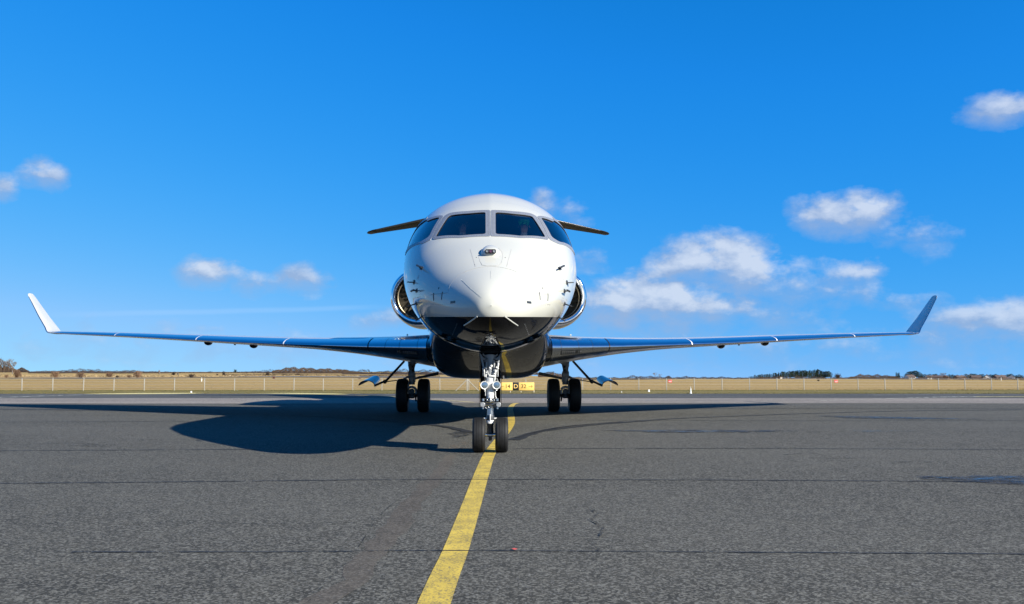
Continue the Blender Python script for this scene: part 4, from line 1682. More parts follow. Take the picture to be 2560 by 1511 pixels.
# steering collar
sc_ = MB()
z1, z2 = L(0, 999).z, L(0, 1021).z
for i, z in enumerate(np.linspace(z2 + .01, z1, 4)):
    sc_.lathe([(.055, z - .012), (.078 - .004 * (i % 2), z - .010), (.078 - .004 * (i % 2), z + .006), (.055, z + .010)], 28, Matrix.Translation((CX, 0, 0)))
sc_.box((CX, -.02, (z1 + z2) / 2), (.20, .10, .07), bev=.015)
sc_.box((CX, -.03, z2 + .012), (.25, .08, .018), bev=.006)
sc_.box((CX, -.03, z1 + .004), (.24, .07, .014), bev=.005)
sc_.build('steering_collar', M_DARK, ng)
pv = MB()
for sx in (-1, 1):
    for (px, py, r_) in ((1225.6 + sx * 17.5, 1000, .020), (1225.6 + sx * 18, 1020, .014)):
        pv.tube([tuple(q(px, py - 3, -.07)), tuple(q(px, py + 3, -.07))], r_, 12)
for (px, py, r_) in ((1225.5, 999.5, .018), (1225.5, 996, .014), (1218, 1001, .012), (1235, 1001, .013), (1214, 1020.5, .011), (1221, 1019, .011), (1225, 1003.5, .009)):
    pv.ball(tuple(q(px, py, -.088)), r_, 7)
pv.tube([tuple(q(1214, 1006.5, -.085)), tuple(q(1236, 1006.2, -.085))], .0035, 6)
pv.tube([tuple(q(1213, 1015, -.085)), tuple(q(1232, 1013, -.085))], .0035, 6)
pv.tube([tuple(q(1230, 1012.5, -.085)), tuple(q(1234, 1009, -.085))], .003, 6)
pv.build('steering_pins', M_STEEL, ng, kind='stuff')
for px in (1206.6, 1246.3):
    TD_ = Matrix.Translation(q(px, 1012.2, -.10)) @ Matrix.Rotation(math.radians(90), 4, 'X')
    MB().lathe([(.0001, .004), (.030, .004), (.036, 0), (.036, -.05)], 28, TD_).build('steering_actuator', M_GREY, ng, angle=30)
# torque link
tk = MB()
for sx in (-1, 1):
    tk.tube([(CX + sx * .045, .05, z2), (CX + sx * .02, .12, (z2 + zx) / 2 + .06), (CX + sx * .035, .05, zx + .02)], [.014, .016, .014], 8)
tk.build('torque_link', M_DARK, ng)
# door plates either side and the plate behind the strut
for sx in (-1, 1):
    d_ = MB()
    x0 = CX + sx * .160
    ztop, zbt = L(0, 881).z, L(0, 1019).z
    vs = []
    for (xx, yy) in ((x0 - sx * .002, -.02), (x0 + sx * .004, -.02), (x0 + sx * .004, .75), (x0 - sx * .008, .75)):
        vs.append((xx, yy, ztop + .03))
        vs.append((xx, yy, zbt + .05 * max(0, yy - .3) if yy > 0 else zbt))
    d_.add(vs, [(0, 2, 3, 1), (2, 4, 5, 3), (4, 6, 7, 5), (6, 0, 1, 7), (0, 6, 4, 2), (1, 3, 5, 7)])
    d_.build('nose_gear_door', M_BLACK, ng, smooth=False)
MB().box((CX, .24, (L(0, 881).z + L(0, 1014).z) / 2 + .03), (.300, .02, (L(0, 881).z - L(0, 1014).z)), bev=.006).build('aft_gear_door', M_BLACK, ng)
MB().tube([tuple(q(1257, 940, .4)), tuple(q(1258, 948, .4))], .022, 8).build('downlock', M_DARK, ng)
# flat slab under the chin, the gear bay's shade put in as black
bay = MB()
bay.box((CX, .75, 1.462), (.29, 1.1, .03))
bay.build('gear_bay_shade', M_BLK, ng)

# main gear ------------------------------------------------------------------------
YG = 12.96
for sg in (1, -1):
    mg = empty('main_gear')
    mg.parent = JET

    def Q(dpx, py, y=YG):
        """dpx: photo pixels outboard of the strut of this side"""
        p = loc(1414 + dpx, py, y)
        return Vector((sg * (p.x + .0), y, p.z))
    RM = .478
    for xw in (1.87, 2.478):
        tyre(RM, .33, (-.42, -.02, .40), sg * xw, YG, RM - .006, mg, .235)
    MB().tube([(sg * 1.9, YG, RM), (sg * 2.44, YG, RM)], .06, 16).build('axle', M_DARK, mg)
    s = MB()
    s.tube([tuple(Q(-1, 900, YG + .25)), tuple(Q(0, 915, YG + .1)), tuple(Q(0, 935)), tuple(Q(-1, 962))], [.13, .105, .10, .085], 20)
    s.tube([tuple(Q(-13, 906, YG - .05)), tuple(Q(-4, 910, YG)), tuple(Q(2, 905, YG))], [.035, .06, .05], 10)
    s.tube([tuple(Q(-8, 932, YG - .08)), tuple(Q(-8, 955, YG - .06))], [.02, .022], 8)
    s.tube([tuple(Q(-8, 938)), tuple(Q(8, 938))], .108, 14)
    s.build('strut', M_GREY, mg)
    for py in (917, 926):
        MB().box(tuple(Q(-2, py, YG - .115)), (.05, .02, .06), bev=.005).build('strut_window', M_BLK, mg)
    # horseshoe brake manifold
    hs_ = MB()
    arc = []
    for k in range(17):
        th = math.radians(-28 + 236 * k / 16)
        c0 = Q(0, 978.6, YG - .30)
        arc.append((c0.x + .135 * math.cos(th), c0.y, c0.z - .01 + .135 * math.sin(th)))
    hs_.tube(arc, .038, 10)
    hs_.build('brake_housing', M_GREY, mg)
    c0 = Q(0, 979, YG - .31)
    TH = Matrix.Translation(c0) @ Matrix.Rotation(math.radians(90), 4, 'X')
    MB().lathe([(.0001, -.03), (.060, -.03), (.062, .01), (.082, .012), (.084, -.05)], 24, TH).build('axle_cap', M_DARK, mg)
    MB().box(tuple(Q(0, 992, YG - .12)), (.16, .12, .10), bev=.02).build('torque_link', M_DARK, mg)
    mm = MB()
    for dpx, py in ((-15, 987), (-17.5, 987.2), (-13, 980)):
        mm.ball(tuple(Q(dpx, py, YG - .3)), .020, 6)
    mm.tube([tuple(Q(-9, 986, YG - .2)), tuple(Q(-11, 1003, YG - .1))], [.03, .022], 8)
    mm.tube([tuple(Q(8, 986, YG - .2)), tuple(Q(10, 1003, YG - .1))], [.03, .022], 8)
    mm.build('brake_fittings', M_DARK, mg, kind='stuff')
    # braces
    MB().tube([tuple(Q(-7, 947, YG - .05)), tuple(Q(-66, 934, YG - .2))], [.032, .046], 12).build('side_brace', M_DARK, mg)
    MB().tube([tuple(Q(8, 942, YG - .03)), tuple(Q(18, 947, YG - .03)), tuple(Q(36, 954, YG - .05))], [.06, .045, .028], 10, flat=.6).build('door_arm', M_GREY, mg)
    MB().tube([tuple(Q(36, 951, YG - .05)), tuple(Q(62, 954.5, YG - .1))], .014, 8).build('door_rod', M_DARK, mg)
    # long door strut
    dst = MB().tube([tuple(Q(18, 903, YG - .1)), tuple(Q(62, 951, YG - .12)), tuple(Q(92, 965, YG - .12))], [.055, .06, .050], 10, flat=.6)
    dst.ball(tuple(Q(66, 954.5, YG - .15)), .06, 8)
    dst.build('door_strut', M_DARK, mg)
    # the curved wheel door: a shell whose axis runs outwards and down
    p_in, p_out = Q(90, 951.5, YG + .55), Q(111, 965.5, YG - .55)
    u1, u2 = Vector((sg, 0, .02)), Vector((0, 0, 1))
    vs, fs = [], []
    NA, NL_ = 18, 10
    for side_ in (0, 1):
        for i in range(NL_ + 1):
            t_ = i / NL_
            cc = p_in.lerp(p_out, t_)
            rx_, rz_ = .150 + .085 * t_ - .020 * side_, .145 + .02 * t_ - .020 * side_
            for k in range(NA + 1):
                th = math.radians(4 + 172 * k / NA)
                vs.append(cc + u1 * (rx_ * math.cos(th)) + u2 * (rz_ * math.sin(th)))
    n1_ = NA + 1
    off_ = (NL_ + 1) * n1_
    for i in range(NL_):
        for k in range(NA):
            fs.append((i * n1_ + k, i * n1_ + k + 1, (i + 1) * n1_ + k + 1, (i + 1) * n1_ + k))
            fs.append((off_ + i * n1_ + k, off_ + (i + 1) * n1_ + k, off_ + (i + 1) * n1_ + k + 1, off_ + i * n1_ + k + 1))
    for k in range(NA):
        fs.append((k, off_ + k, off_ + k + 1, k + 1))
        e = NL_ * n1_
        fs.append((e + k, e + k + 1, off_ + e + k + 1, off_ + e + k))
    for i in range(NL_):
        for k in (0, NA):
            fs.append((i * n1_ + k, (i + 1) * n1_ + k, off_ + (i + 1) * n1_ + k, off_ + i * n1_ + k))
    MB().add(vs, fs).build('main_gear_door', M_BLACK, mg, angle=50)

# pilots -----------------------------------------------------------------------------


def pilot(x, label, cap):
    o_ = MB()
    J = {'pel': (x, 1.62, 2.66), 'belly': (x, 1.66, 2.80), 'chest': (x, 1.68, 3.08), 'neckb': (x, 1.66, 3.29), 'neck': (x, 1.62, 3.35), 'chin': (x, 1.56, 3.41), 'skull': (x, 1.58, 3.50),
         'shl': (x - .18, 1.66, 3.24), 'ell': (x - .24, 1.50, 2.92), 'hal': (x - .12, 1.22, 2.95), 'shr': (x + .18, 1.66, 3.24), 'elr': (x + .24, 1.50, 2.92), 'har': (x + .12, 1.22, 2.95),
         'hpl': (x - .09, 1.60, 2.66), 'knl': (x - .12, 1.18, 2.74), 'ftl': (x - .12, 1.02, 2.36), 'hpr': (x + .09, 1.60, 2.66), 'knr': (x + .12, 1.18, 2.74), 'ftr': (x + .12, 1.02, 2.36)}
    R_ = {'pel': .15, 'belly': .15, 'chest': .165, 'neckb': .08, 'neck': .055, 'chin': .068, 'skull': .088, 'shl': .07, 'ell': .05, 'hal': .035, 'shr': .07, 'elr': .05, 'har': .035,
          'hpl': .1, 'knl': .07, 'ftl': .05, 'hpr': .1, 'knr': .07, 'ftr': .05}
    E_ = [('pel', 'belly'), ('belly', 'chest'), ('chest', 'neckb'), ('neckb', 'neck'), ('neck', 'chin'), ('chin', 'skull'), ('chest', 'shl'), ('shl', 'ell'), ('ell', 'hal'), ('chest', 'shr'), ('shr', 'elr'), ('elr', 'har'),
          ('pel', 'hpl'), ('hpl', 'knl'), ('knl', 'ftl'), ('pel', 'hpr'), ('hpr', 'knr'), ('knr', 'ftr')]
    names = list(J)
    me = bpy.data.meshes.new('person')
    me.from_pydata([J[k] for k in names], [(names.index(a), names.index(b_)) for a, b_ in E_], [])
    ob = bpy.data.objects.new('person', me)
    COL.objects.link(ob)
    sk = ob.modifiers.new('skin', 'SKIN')
    ob.modifiers.new('sub', 'SUBSURF').levels = 1
    ob.modifiers['sub'].render_levels = 1
    lay = me.skin_vertices[0] if me.skin_vertices else None
    if lay is None:
        bm = bmesh.new()
        bm.from_mesh(me)
        bm.verts.layers.skin.verify()
        bm.to_mesh(me)
        bm.free()
        lay = me.skin_vertices[0]
    for i, k in enumerate(names):
        lay.data[i].radius = (R_[k], R_[k])
        lay.data[i].use_root = k == 'pel'
    m, nt, b_ = material('pilot skin and white shirt')
    tc = nt.n('ShaderNodeTexCoord').outputs['Object']
    s3 = nt.n('ShaderNodeSeparateXYZ')
    nt.L.new(tc, s3.inputs[0])
    sk_ = nt.m('GREATER_THAN', s3.outputs[2], 3.345)
    nt.L.new(nt.mix(sk_, (.55, .55, .58), (.48, .27, .20)), b_.inputs['Base Color'])
    me.materials.append(m)
    ob.matrix_world = JM @ Matrix.Translation((0, 0, .12))
    tag(ob, label, 'person')
    hd = Vector((x, 1.575, 3.50))
    fa = MB()
    fa.ball((x, 1.475, 3.455), .016, 6, (1, 1.2, 1.6))
    for s_ in (-1, 1):
        fa.ball((x + s_ * .090, 1.58, 3.46), .02, 6, (.5, 1, 1.5))
    fa.build('nose_and_ears', simple('skin', (.48, .27, .20), .5), ob)
    ey = MB()
    for s_ in (-1, 1):
        ey.ball((x + s_ * .034, 1.497, 3.49), .012, 6)
    ey.build('eyes', M_SEAL, ob)
    hr = MB()
    hr.ball((x, 1.60, 3.535), .100, 10, (1, 1.08, .85))
    hr.build('cap' if cap else 'hair', simple('green cap cloth', (.04, .75, .18), .7) if cap else simple('dark hair', (.04, .03, .02), .8), ob)
    if cap:
        MB().box((x, 1.47, 3.545), (.15, .12, .03), bev=.01).build('cap_visor', simple('green visor cloth', (.02, .42, .10), .7), ob)
    hp = MB()
    arc = [(x + .105 * math.cos(math.radians(a)), 1.59, 3.50 + .125 * math.sin(math.radians(a))) for a in range(0, 181, 15)]
    hp.tube(arc, .008, 6)
    for s_ in (-1, 1):
        hp.ball((x + s_ * .102, 1.585, 3.47), .036, 8, (.5, 1, 1.2))
    hp.build('headset', M_DARK, ob)


pilot(-.46, 'person in the left cockpit seat, white shirt and dark headset, seen through the windscreen', False)
pilot(.56, 'person in the right cockpit seat with a green cap, seen through the windscreen', True)

# ================================================================== BACKGROUND
# fence -------------------------------------------------------------------
M_POST = simple('pale concrete post', (.30, .28, .24), .8, vary=.12, vscale=6)
M_WIRE = simple('galvanised wire', (.42, .41, .39), .5, .6)
a0, a1 = at(54.5, 977, 78.6), at(1597, 976.8, 82.6)
nfirst, nlast = -3, 39
FE = empty('boundary_fence', (a0.x, a0.y, tz(a0.x, a0.y)), 0, 'low wire fence on pale concrete posts along the far side of the verge', 'fence')
pm = MB().box((0, 0, .50), (.068, .068, 1.14), bev=.01)
pm.box((0, 0, 1.085), (.06, .06, .05), bev=.012)
post0 = pm.build('post', M_POST, FE)
pos_list = []
for k in range(nfirst, nlast):
    t = k / 21
    X = a0.x + (a1.x - a0.x) * t
    Y = a0.y + (a1.y - a0.y) * t
    pos_list.append(Vector((X, Y, tz(X, Y))))
for i, p in enumerate(pos_list):
    o = post0 if i == 0 else post0.copy()
    if i:
        COL.objects.link(o)
        o.parent = FE
    o.location = p - FE.location + Vector((0, 0, rnd.uniform(-.04, .02)))
    o.rotation_euler = (rnd.uniform(-.02, .02), rnd.uniform(-.015, .015), rnd.uniform(-.1, .1))
for h_, r_ in ((1.03, .013), (.80, .006), (.55, .006), (.30, .006)):
    w_ = MB()
    for a, b in zip(pos_list, pos_list[1:]):
        a_, b_ = a - FE.location + Vector((0, -.05, h_)), b - FE.location + Vector((0, -.05, h_))
        w_.tube([a_, a_.lerp(b_, .5) - Vector((0, 0, .02)), b_], r_, 4, cap=False)
    w_.build('wire', M_WIRE, FE)
# braced corner post
bp = at(1168, 977, 79.5)
BR = empty('braced_post', (bp.x, bp.y, tz(bp.x, bp.y)), 0, 'pale fence post with two slanting braces, left of the nose gear', 'fence post')
MB().box((0, -.12, .5), (.10, .10, 1.1), bev=.01).build('post', M_POST, BR)
for s_ in (-1, 1):
    MB().tube([(0, -.13, .98), (s_ * 1.0, -.15, .0)], .035, 6).build('brace', M_POST, BR)

# red notices on the fence ----------------------------------------------------
M_RED = simple('red sign enamel', (.62, .06, .05), .45, vary=.1)
M_SW = simple('white sign print', (.75, .72, .70), .5)
for px, label in ((1674.5, 'small red notice on the fence, left one of two beyond the right wing'), (2089, 'small red notice on the fence, right one of two near the winglet')):
    p = at(px, 953.5, 81.6 + (px - 1500) * .004)
    o = empty('warning_sign', (p.x, p.y - .12, p.z), 0, label, 'sign', 'red notices on the fence')
    MB().box((0, 0, 0), (.34, .015, .25), bev=.004).build('board', M_RED, o)
    pr = MB()
    for i in range(5):
        pr.box((-.11 + i * .055, -.0095, -.01), (.034, .003, .055))
    for i in range(3):
        pr.box((-.08 + i * .08, -.0095, -.075), (.05, .003, .02))
    pr.build('print', M_SW, o)

# taxiway sign ------------------------------------------------------------------
M_SY = simple('sign yellow', (.80, .50, .13), .4, vary=.05, vscale=4)
M_SK = simple('sign black', (.012, .011, .010), .4)
M_SF = simple('sign frame', (.55, .50, .38), .5)
YS = 68.0
sL, sR = at(1243, 977, YS), at(1335.7, 977, YS)
zT, zB = at(1300, 956.6, YS).z, at(1300, 976.2, YS).z
g0 = tz(sL.x, YS)
TXW = empty('taxiway_sign', ((sL.x + sR.x) / 2, YS, g0), 0, 'yellow and black taxiway sign reading 14 D 32 with arrows, right of the nose gear', 'sign')
W_ = sR.x - sL.x
hgt = zT - zB
zc = (zT + zB) / 2 - g0
edges_ = [-W_ / 2, -W_ / 2 + W_ * 38.5 / 92.7, -W_ / 2 + W_ * 54.2 / 92.7, W_ / 2]
for i, mt in enumerate((M_SY, M_SK, M_SY)):
    x0, x1 = edges_[i] + .006, edges_[i + 1] - .006
    MB().box(((x0 + x1) / 2, 0, zc), (x1 - x0, .16, hgt), bev=.008).build('sign_panel', mt, TXW)
for x in (-W_ / 2 + .1, -.4, .4, W_ / 2 - .02):
    MB().box((x, .02, (zc - hgt / 2) / 2 - .06), (.05, .05, zc - hgt / 2 + .12), bev=.004).build('leg', M_SF, TXW)


def text(s, x, size, mat, parent, y=-.083, z=0.0, sx=1.0):
    cu = bpy.data.curves.new('lettering', 'FONT')
    cu.body = s
    cu.size = size
    cu.align_x = 'CENTER'
    cu.align_y = 'CENTER'
    cu.extrude = .002
    cu.offset = .004
    cu.materials.append(mat)
    tmp = bpy.data.objects.new('lettering_curve', cu)
    me = bpy.data.meshes.new_from_object(tmp)
    bpy.data.objects.remove(tmp)
    o = bpy.data.objects.new('lettering', me)
    COL.objects.link(o)
    o.parent = parent
    o.location = (x, y, z)
    o.rotation_euler = (math.pi / 2, 0, 0)
    o.scale = (sx, 1, 1)
    return o


u_ = W_ / 92.7
M_INK = simple('dark sign ink', (.10, .065, .015), .5)
text('14', -W_ / 2 + 26.0 * u_, .41, M_INK, TXW, z=zc - .005)
text('32', -W_ / 2 + 65.8 * u_, .41, M_INK, TXW, z=zc - .005)
text('D', -W_ / 2 + 46.4 * u_, .43, simple('yellow sign letter', (.80, .52, .16), .5), TXW, z=zc - .005, sx=1.05)
for s_, cx in ((1, 83.5), (-1, 12.5)):
    x = -W_ / 2 + cx * u_
    ar = MB()
    ar.box((x, -.084, zc), (.27, .006, .028))
    for k in (-1, 1):
        M_ = Matrix.Translation((x + s_ * .095, -.084, zc + k * .045)) @ Matrix.Rotation(s_ * k * math.radians(48), 4, 'Y')
        ar.box((0, 0, 0), (.13, .006, .028), M_)
    ar.build('arrow', M_INK, TXW, smooth=False)

# small airfield furniture ---------------------------------------------------------
M_MW = simple('white marker paint', (.75, .74, .70), .6)


def marker(px, py, Y, w, h, mat, name, label, cat='marker', ball=False):
    p = at(px, py, Y)
    z0 = field_height(p.x, Y) if Y > 60 else tz(p.x, Y)
    m = MB()
    if ball:
        m.lathe([(w * .7, 0), (w * .72, .03), (w * .5, .05), (w * .48, h * .5), (w * .40, h * .85), (w * .2, h), (.001, h)], 14)
    else:
        m.box((0, 0, h / 2), (w, w * .6, h), bev=w * .08)
        m.box((0, 0, h * .35), (w * .5, w * .5, h * .7))
    o = m.build(name, mat)
    o.location = (p.x, Y, z0 - .02)
    tag(o, label, cat)
    return o


marker(1622, 976, 72, .16, .22, M_MW, 'edge_light', 'small white dome light in the verge grass below the right wing', 'light', True)
marker(478, 980, 66, .12, .16, M_MW, 'edge_light', 'tiny white light in the verge under the left wing fairings', 'light', True)
marker(1554, 978, 68, .08, .10, M_MW, 'edge_light', 'tiny white stone like light left of the white dome light', 'light', True)
p = at(1727, 984.5, 58.5)
o = MB().tube([(0, 0, 0), (0, 0, .08)], .07, 12).tube([(0, 0, .08), (0, 0, .34)], [.045, .03], 10).tube([(0, 0, .34), (0, 0, .46)], .012, 6).build('stake_marker', M_MW)
o.location = (p.x, 58.5, tz(p.x, 58.5) - .01)
tag(o, 'thin white stake marker at the verge edge under the right wing', 'marker')
o = MB().box((0, 0, .9), (.42, .3, .75), bev=.03).box((0, 0, 1.55), (.22, .22, .35), bev=.03).box((0, 0, .3), (.2, .2, .6)).build('white_field_post', M_MW)
p = at(504, 952, 165)
o.location = (p.x, 165, field_height(p.x, 165) + .1)
o.scale = (.45, .45, .42)
tag(o, 'white two part post standing in the field behind the left fence', 'marker')
M_BRN = simple('dark red brown board', (.07, .022, .018), .7)
for px, py, D_, lab in ((684.5, 944.5, 230, 'dark red square board in the field below the left wing'), (899, 949, 215, 'dark red square board in the field beside the left gear door')):
    o = MB().box((0, 0, .95), (1.35, .1, 1.3), bev=.02).box((-.5, 0, .2), (.08, .08, .6)).box((.5, 0, .2), (.08, .08, .6)).build('distance_board', M_BRN)
    p = at(px, py, D_)
    o.location = (p.x, D_, p.z - .38)
    o.scale = (.45, .45, .42)
    tag(o, lab, 'board')
o = MB().box((0, 0, 1.2), (.9, .9, 2.4), bev=.05).box((0, 0, 2.6), (1.1, 1.1, .3), bev=.05).build('field_hut', M_MW)
p = at(575, 942, 330)
o.location = (p.x, 330, field_height(p.x, 330) - .6)
o.scale = (.35, .35, .42)
tag(o, 'tiny pale post far out in the left field between dark bushes', 'marker')

# vegetation materials ----------------------------------------------------------------


def veg(name, lo, hi, sc=.6):
    m, nt, b = material(name)
    tc = nt.n('ShaderNodeTexCoord').outputs['Object']
    oi = nt.n('ShaderNodeObjectInfo').outputs['Random']
    a = nt.noise(tc, sc, 5, .7)
    col = nt.ramp(a, [(.34, lo), (.66, hi)])
    col = nt.mix(nt.m('MULTIPLY', oi, .35), col, tuple(k * .6 for k in lo))
    nt.L.new(col, b.inputs['Base Color'])
    b.inputs['Roughness'].default_value = .95
    b.inputs['Specular IOR Level'].default_value = .1
    return m


V_BUSH = veg('brown winter twigs', (.11, .062, .038), (.22, .14, .09), 1.2)
V_BARK = veg('grey bare branches', (.14, .12, .11), (.24, .21, .19), 1)
V_HEDGE = veg('dark hedge twigs', (.032, .024, .020), (.085, .060, .045), .25)
V_DUNE = veg('brown dune scrub', (.065, .042, .026), (.125, .085, .055), .12)
V_PINE = veg('dark pine needles', (.018, .030, .018), (.045, .065, .038), .35)
V_TUFT = veg('rank grass tufts', (.075, .07, .022), (.20, .15, .06), 2)
V_DRY = veg('bleached tall grass', (.22, .155, .075), (.36, .26, .14), .4)


def spikes(n, fn, size, r, up=.8, flat=1.0):
    """small pointed blades; fn gives a base point"""
    vs, fs = [], []
    for i in range(n):
        p = fn()
        a = r.uniform(0, 6.283)
        s = size * r.uniform(.5, 1.3)
        d = Vector((math.cos(a), math.sin(a), 0))
        t = Vector((r.uniform(-1, 1), r.uniform(-1, 1), up * r.uniform(.3, 1.6))).normalized()
        o = len(vs)
        vs += [p - d * s * .35 * flat, p + d * s * .35 * flat, p + t * s]
        fs.append((o, o + 1, o + 2))
    return vs, fs


def bush_mesh(w, h, n, seed, size=.16):
    r = random.Random(seed)
    vs, fs = [], []
    lobes = [(r.uniform(-.30, .30) * w, r.uniform(-.2, .2) * w, r.uniform(.55, 1.0)) for _ in range(7)]

    def fn():
        lx, ly, lh = r.choice(lobes)
        a, q = r.uniform(0, 6.283), math.sqrt(r.random())
        x, y = lx + math.cos(a) * q * w * .26, ly + math.sin(a) * q * w * .26
        zt = h * lh * math.sqrt(max(0.05, 1 - q * q))
        return Vector((x, y, zt * r.random() ** .45))
    vs, fs = spikes(n, fn, size, r, 1.4, .35)
    m = MB().add(vs, fs)
    for i in range(26):
        a = r.uniform(0, 6.283)
        q = r.uniform(.1, .45) * w
        m.tube([(0.1 * math.cos(a), .1 * math.sin(a), 0), (math.cos(a) * q * .6, math.sin(a) * q * .6, h * .5), (math.cos(a) * q, math.sin(a) * q, h * r.uniform(.55, .9))], [.03, .02, .008], 3, cap=False)
    return m


BUSHES = [(42, 943, 260, 34, 20, 0, 'largest rounded brown bush at the left edge of the photo'), (16, 943.5, 262, 12, 8, 0, 'small low brown bush at the far left edge'),
          (140, 943, 265, 30, 16, 0, 'round red brown bush, second from the left in the field'), (202, 943, 268, 26, 13, 0, 'round brown bush, third from the left in the field'),
          (274, 941.5, 270, 30, 11, 0, 'low spreading brown bush, fourth from the left'), (293, 943, 268, 12, 5, 1, 'tiny dark bush touching the low spreading bush'),
          (345, 943, 272, 36, 17, 0, 'wide brown bush, fifth from the left in the field'), (323, 943, 275, 16, 6, 0, 'small low bush just left of the wide brown bush'),
          (398, 936, 420, 7, 13, 2, 'thin upright pale shrub behind the wide brown bush'), (434, 938, 400, 12, 9, 1, 'small dark round bush in the left field'),
          (445, 938, 410, 8, 10, 2, 'thin pale shrub beside the small dark round bush'), (479, 943, 290, 20, 9, 1, 'low dark bush in front of the dune grass'),
          (543, 941, 330, 7, 7, 1, 'very small dark bush left of the tall dark shrub'), (559, 942, 320, 11, 15, 1, 'tall dark shrub in the left field'),
          (582, 942, 325, 10, 7, 1, 'small dark bush right of the tall dark shrub'), (632, 943, 330, 10, 7, 2, 'faint brown bush below the left wing'),
          (669, 942, 330, 14, 13, 1, 'dark brown bush at the foot of the long brown mound'), (690, 943, 325, 9, 8, 1, 'small bush beside the dark brown bush by the mound'),
          (712, 942, 325, 20, 7, 1, 'low wide bush in front of the brown mound'), (745, 941, 330, 18, 7, 1, 'low dark bush right of the low wide bush'),
          (588, 931, 700, 12, 8, 3, 'tiny dark evergreen on the horizon under the left wing'), (1591, 948, 300, 6, 5, 1, 'tiny dark bush by the first fence post right of the right gear door'),
          (2046, 952, 260, 9, 3, 1, 'low dark tuft in the right field under the pine wood')]
BM = {}
for i, (px, py, D_, w, h, kd, lab) in enumerate(BUSHES):
    p = at(px, py, D_)
    sc = D_ / FPX
    key = (kd, i % 3)
    mat = (V_BUSH, V_HEDGE, V_BARK, V_PINE)[kd]
    if key not in BM:
        BM[key] = bush_mesh(1.0, 1.0, 1500 if kd < 2 else 500, 50 + i, .085).build('bush', mat, fix=False, smooth=False)
        o = BM[key]
    else:
        o = BM[key].copy()
        COL.objects.link(o)
    o.location = (p.x, D_, p.z - .15)
    o.rotation_euler = (0, 0, rnd.uniform(0, 6))
    o.scale = (w * sc * 1.12, w * sc * .9, h * sc * 1.05 + .15)
    tag(o, lab, 'bush', 'bushes scattered over the left field' if px < 1000 else 'dark tufts in the right field')


# bare tree and the thicket behind it at the left edge -----------------------------------
def bare_tree(px, py, D_, hpx, name, label, seed, lean=0, cat='tree', depth=6, spread=.5):
    r = random.Random(seed)
    h = hpx * D_ / FPX
    tk, cr_ = MB(), MB()

    def grow(p, d, ln, rad, lv):
        q = p + d * ln
        mid = p.lerp(q, .5) + Vector((r.uniform(-.06, .06), r.uniform(-.06, .06), 0)) * ln
        (tk if lv < 2 else cr_).tube([p, mid, q], [rad, rad * .85, rad * .68], 5 if lv < 3 else 3, cap=False)
        if lv >= depth:
            return
        for k in range(3 if lv > 0 else 4):
            a = r.uniform(0, 6.283)
            dd = (d + Vector((math.cos(a), math.sin(a), r.uniform(-.1, .45))) * spread * r.uniform(.7, 1.35)).normalized()
            grow(q if k else mid.lerp(q, .6), dd, ln * r.uniform(.62, .82), rad * .62, lv + 1)
    t0 = empty(name, (0, 0, 0), 0, label, cat)
    grow(Vector((0, 0, 0)), Vector((lean, 0, 1)).normalized(), h * .27, h * .026, 0)
    a = tk.build('trunk', V_BARK, t0, fix=False)
    b = cr_.build('crown', V_BARK, t0, fix=False)
    p = at(px, py, D_)
    t0.location = (p.x, D_, p.z - .2)
    return t0


bare_tree(31, 934, 300, 44, 'bare_tree', 'bare grey tree standing clear against the sky at the left edge', 3, .05, spread=.55)
bare_tree(1638, 946, 500, 18, 'bare_tree', 'pale bare tree above the hedge beneath the right wing', 5, depth=5)
bare_tree(1650, 946, 505, 14, 'bare_tree', 'small pale bare tree just right of another above the hedge', 8, depth=5)
bare_tree(2357, 948, 1100, 21, 'bare_tree', 'pale round topped bare tree among the houses at right', 12, depth=6, spread=.7)
bare_tree(2421, 948, 1150, 17, 'bare_tree', 'faint bare tree behind the rooftops at far right', 14, depth=5, spread=.7)


def thicket(name, prof, ybase, D_, dd, n, size, mat, label=None, seed=1, kind='stuff', cat=None, ground=None, up=1.0, squat=.5):
    """mass of twigs between a base line and a top line given as photo directions"""
    r = random.Random(seed)
    xs = [p[0] for p in prof]
    ys = [p[1] for p in prof]

    def fn():
        px = r.uniform(xs[0], xs[-1])
        yt = float(np.interp(px, xs, ys))
        Y = D_ + r.uniform(-dd, dd)
        lump = .80 + .20 * math.sin(px * .21 + seed) * math.sin(px * .073 + 2 * seed) + r.uniform(-.08, .08)
        t = r.random() ** .6 * lump
        py = ybase + (yt - ybase) * t + 0
        p = at(px, py, Y)
        return p
    vs, fs = spikes(int(n * 2.2), fn, size * .62, r, up, squat)
    # solid core so that the mass is dense low down
    core, cf = [], []
    m = 60
    for i in range(m + 1):
        px = xs[0] + (xs[-1] - xs[0]) * i / m
        yt = float(np.interp(px, xs, ys))
        yy = ybase + (yt - ybase) * (.42 + .12 * math.sin(i * 1.7 + seed))
        for (Y, py) in ((D_ - dd * .5, ybase + 1.5), (D_, yy), (D_ + dd * .7, ybase + 1.5)):
            core.append(at(px, py, Y))
    for i in range(m):
        for k in range(2):
            cf.append((i * 3 + k, i * 3 + 3 + k, i * 3 + 4 + k, i * 3 + 1 + k))
    m_ = MB().add(vs, fs).add(core, cf)
    o = m_.build(name, mat, fix=False, smooth=False)
    if kind:
        o['kind'] = kind
    if label:
        o['label'] = label
    if cat:
        o['category'] = cat
    return o


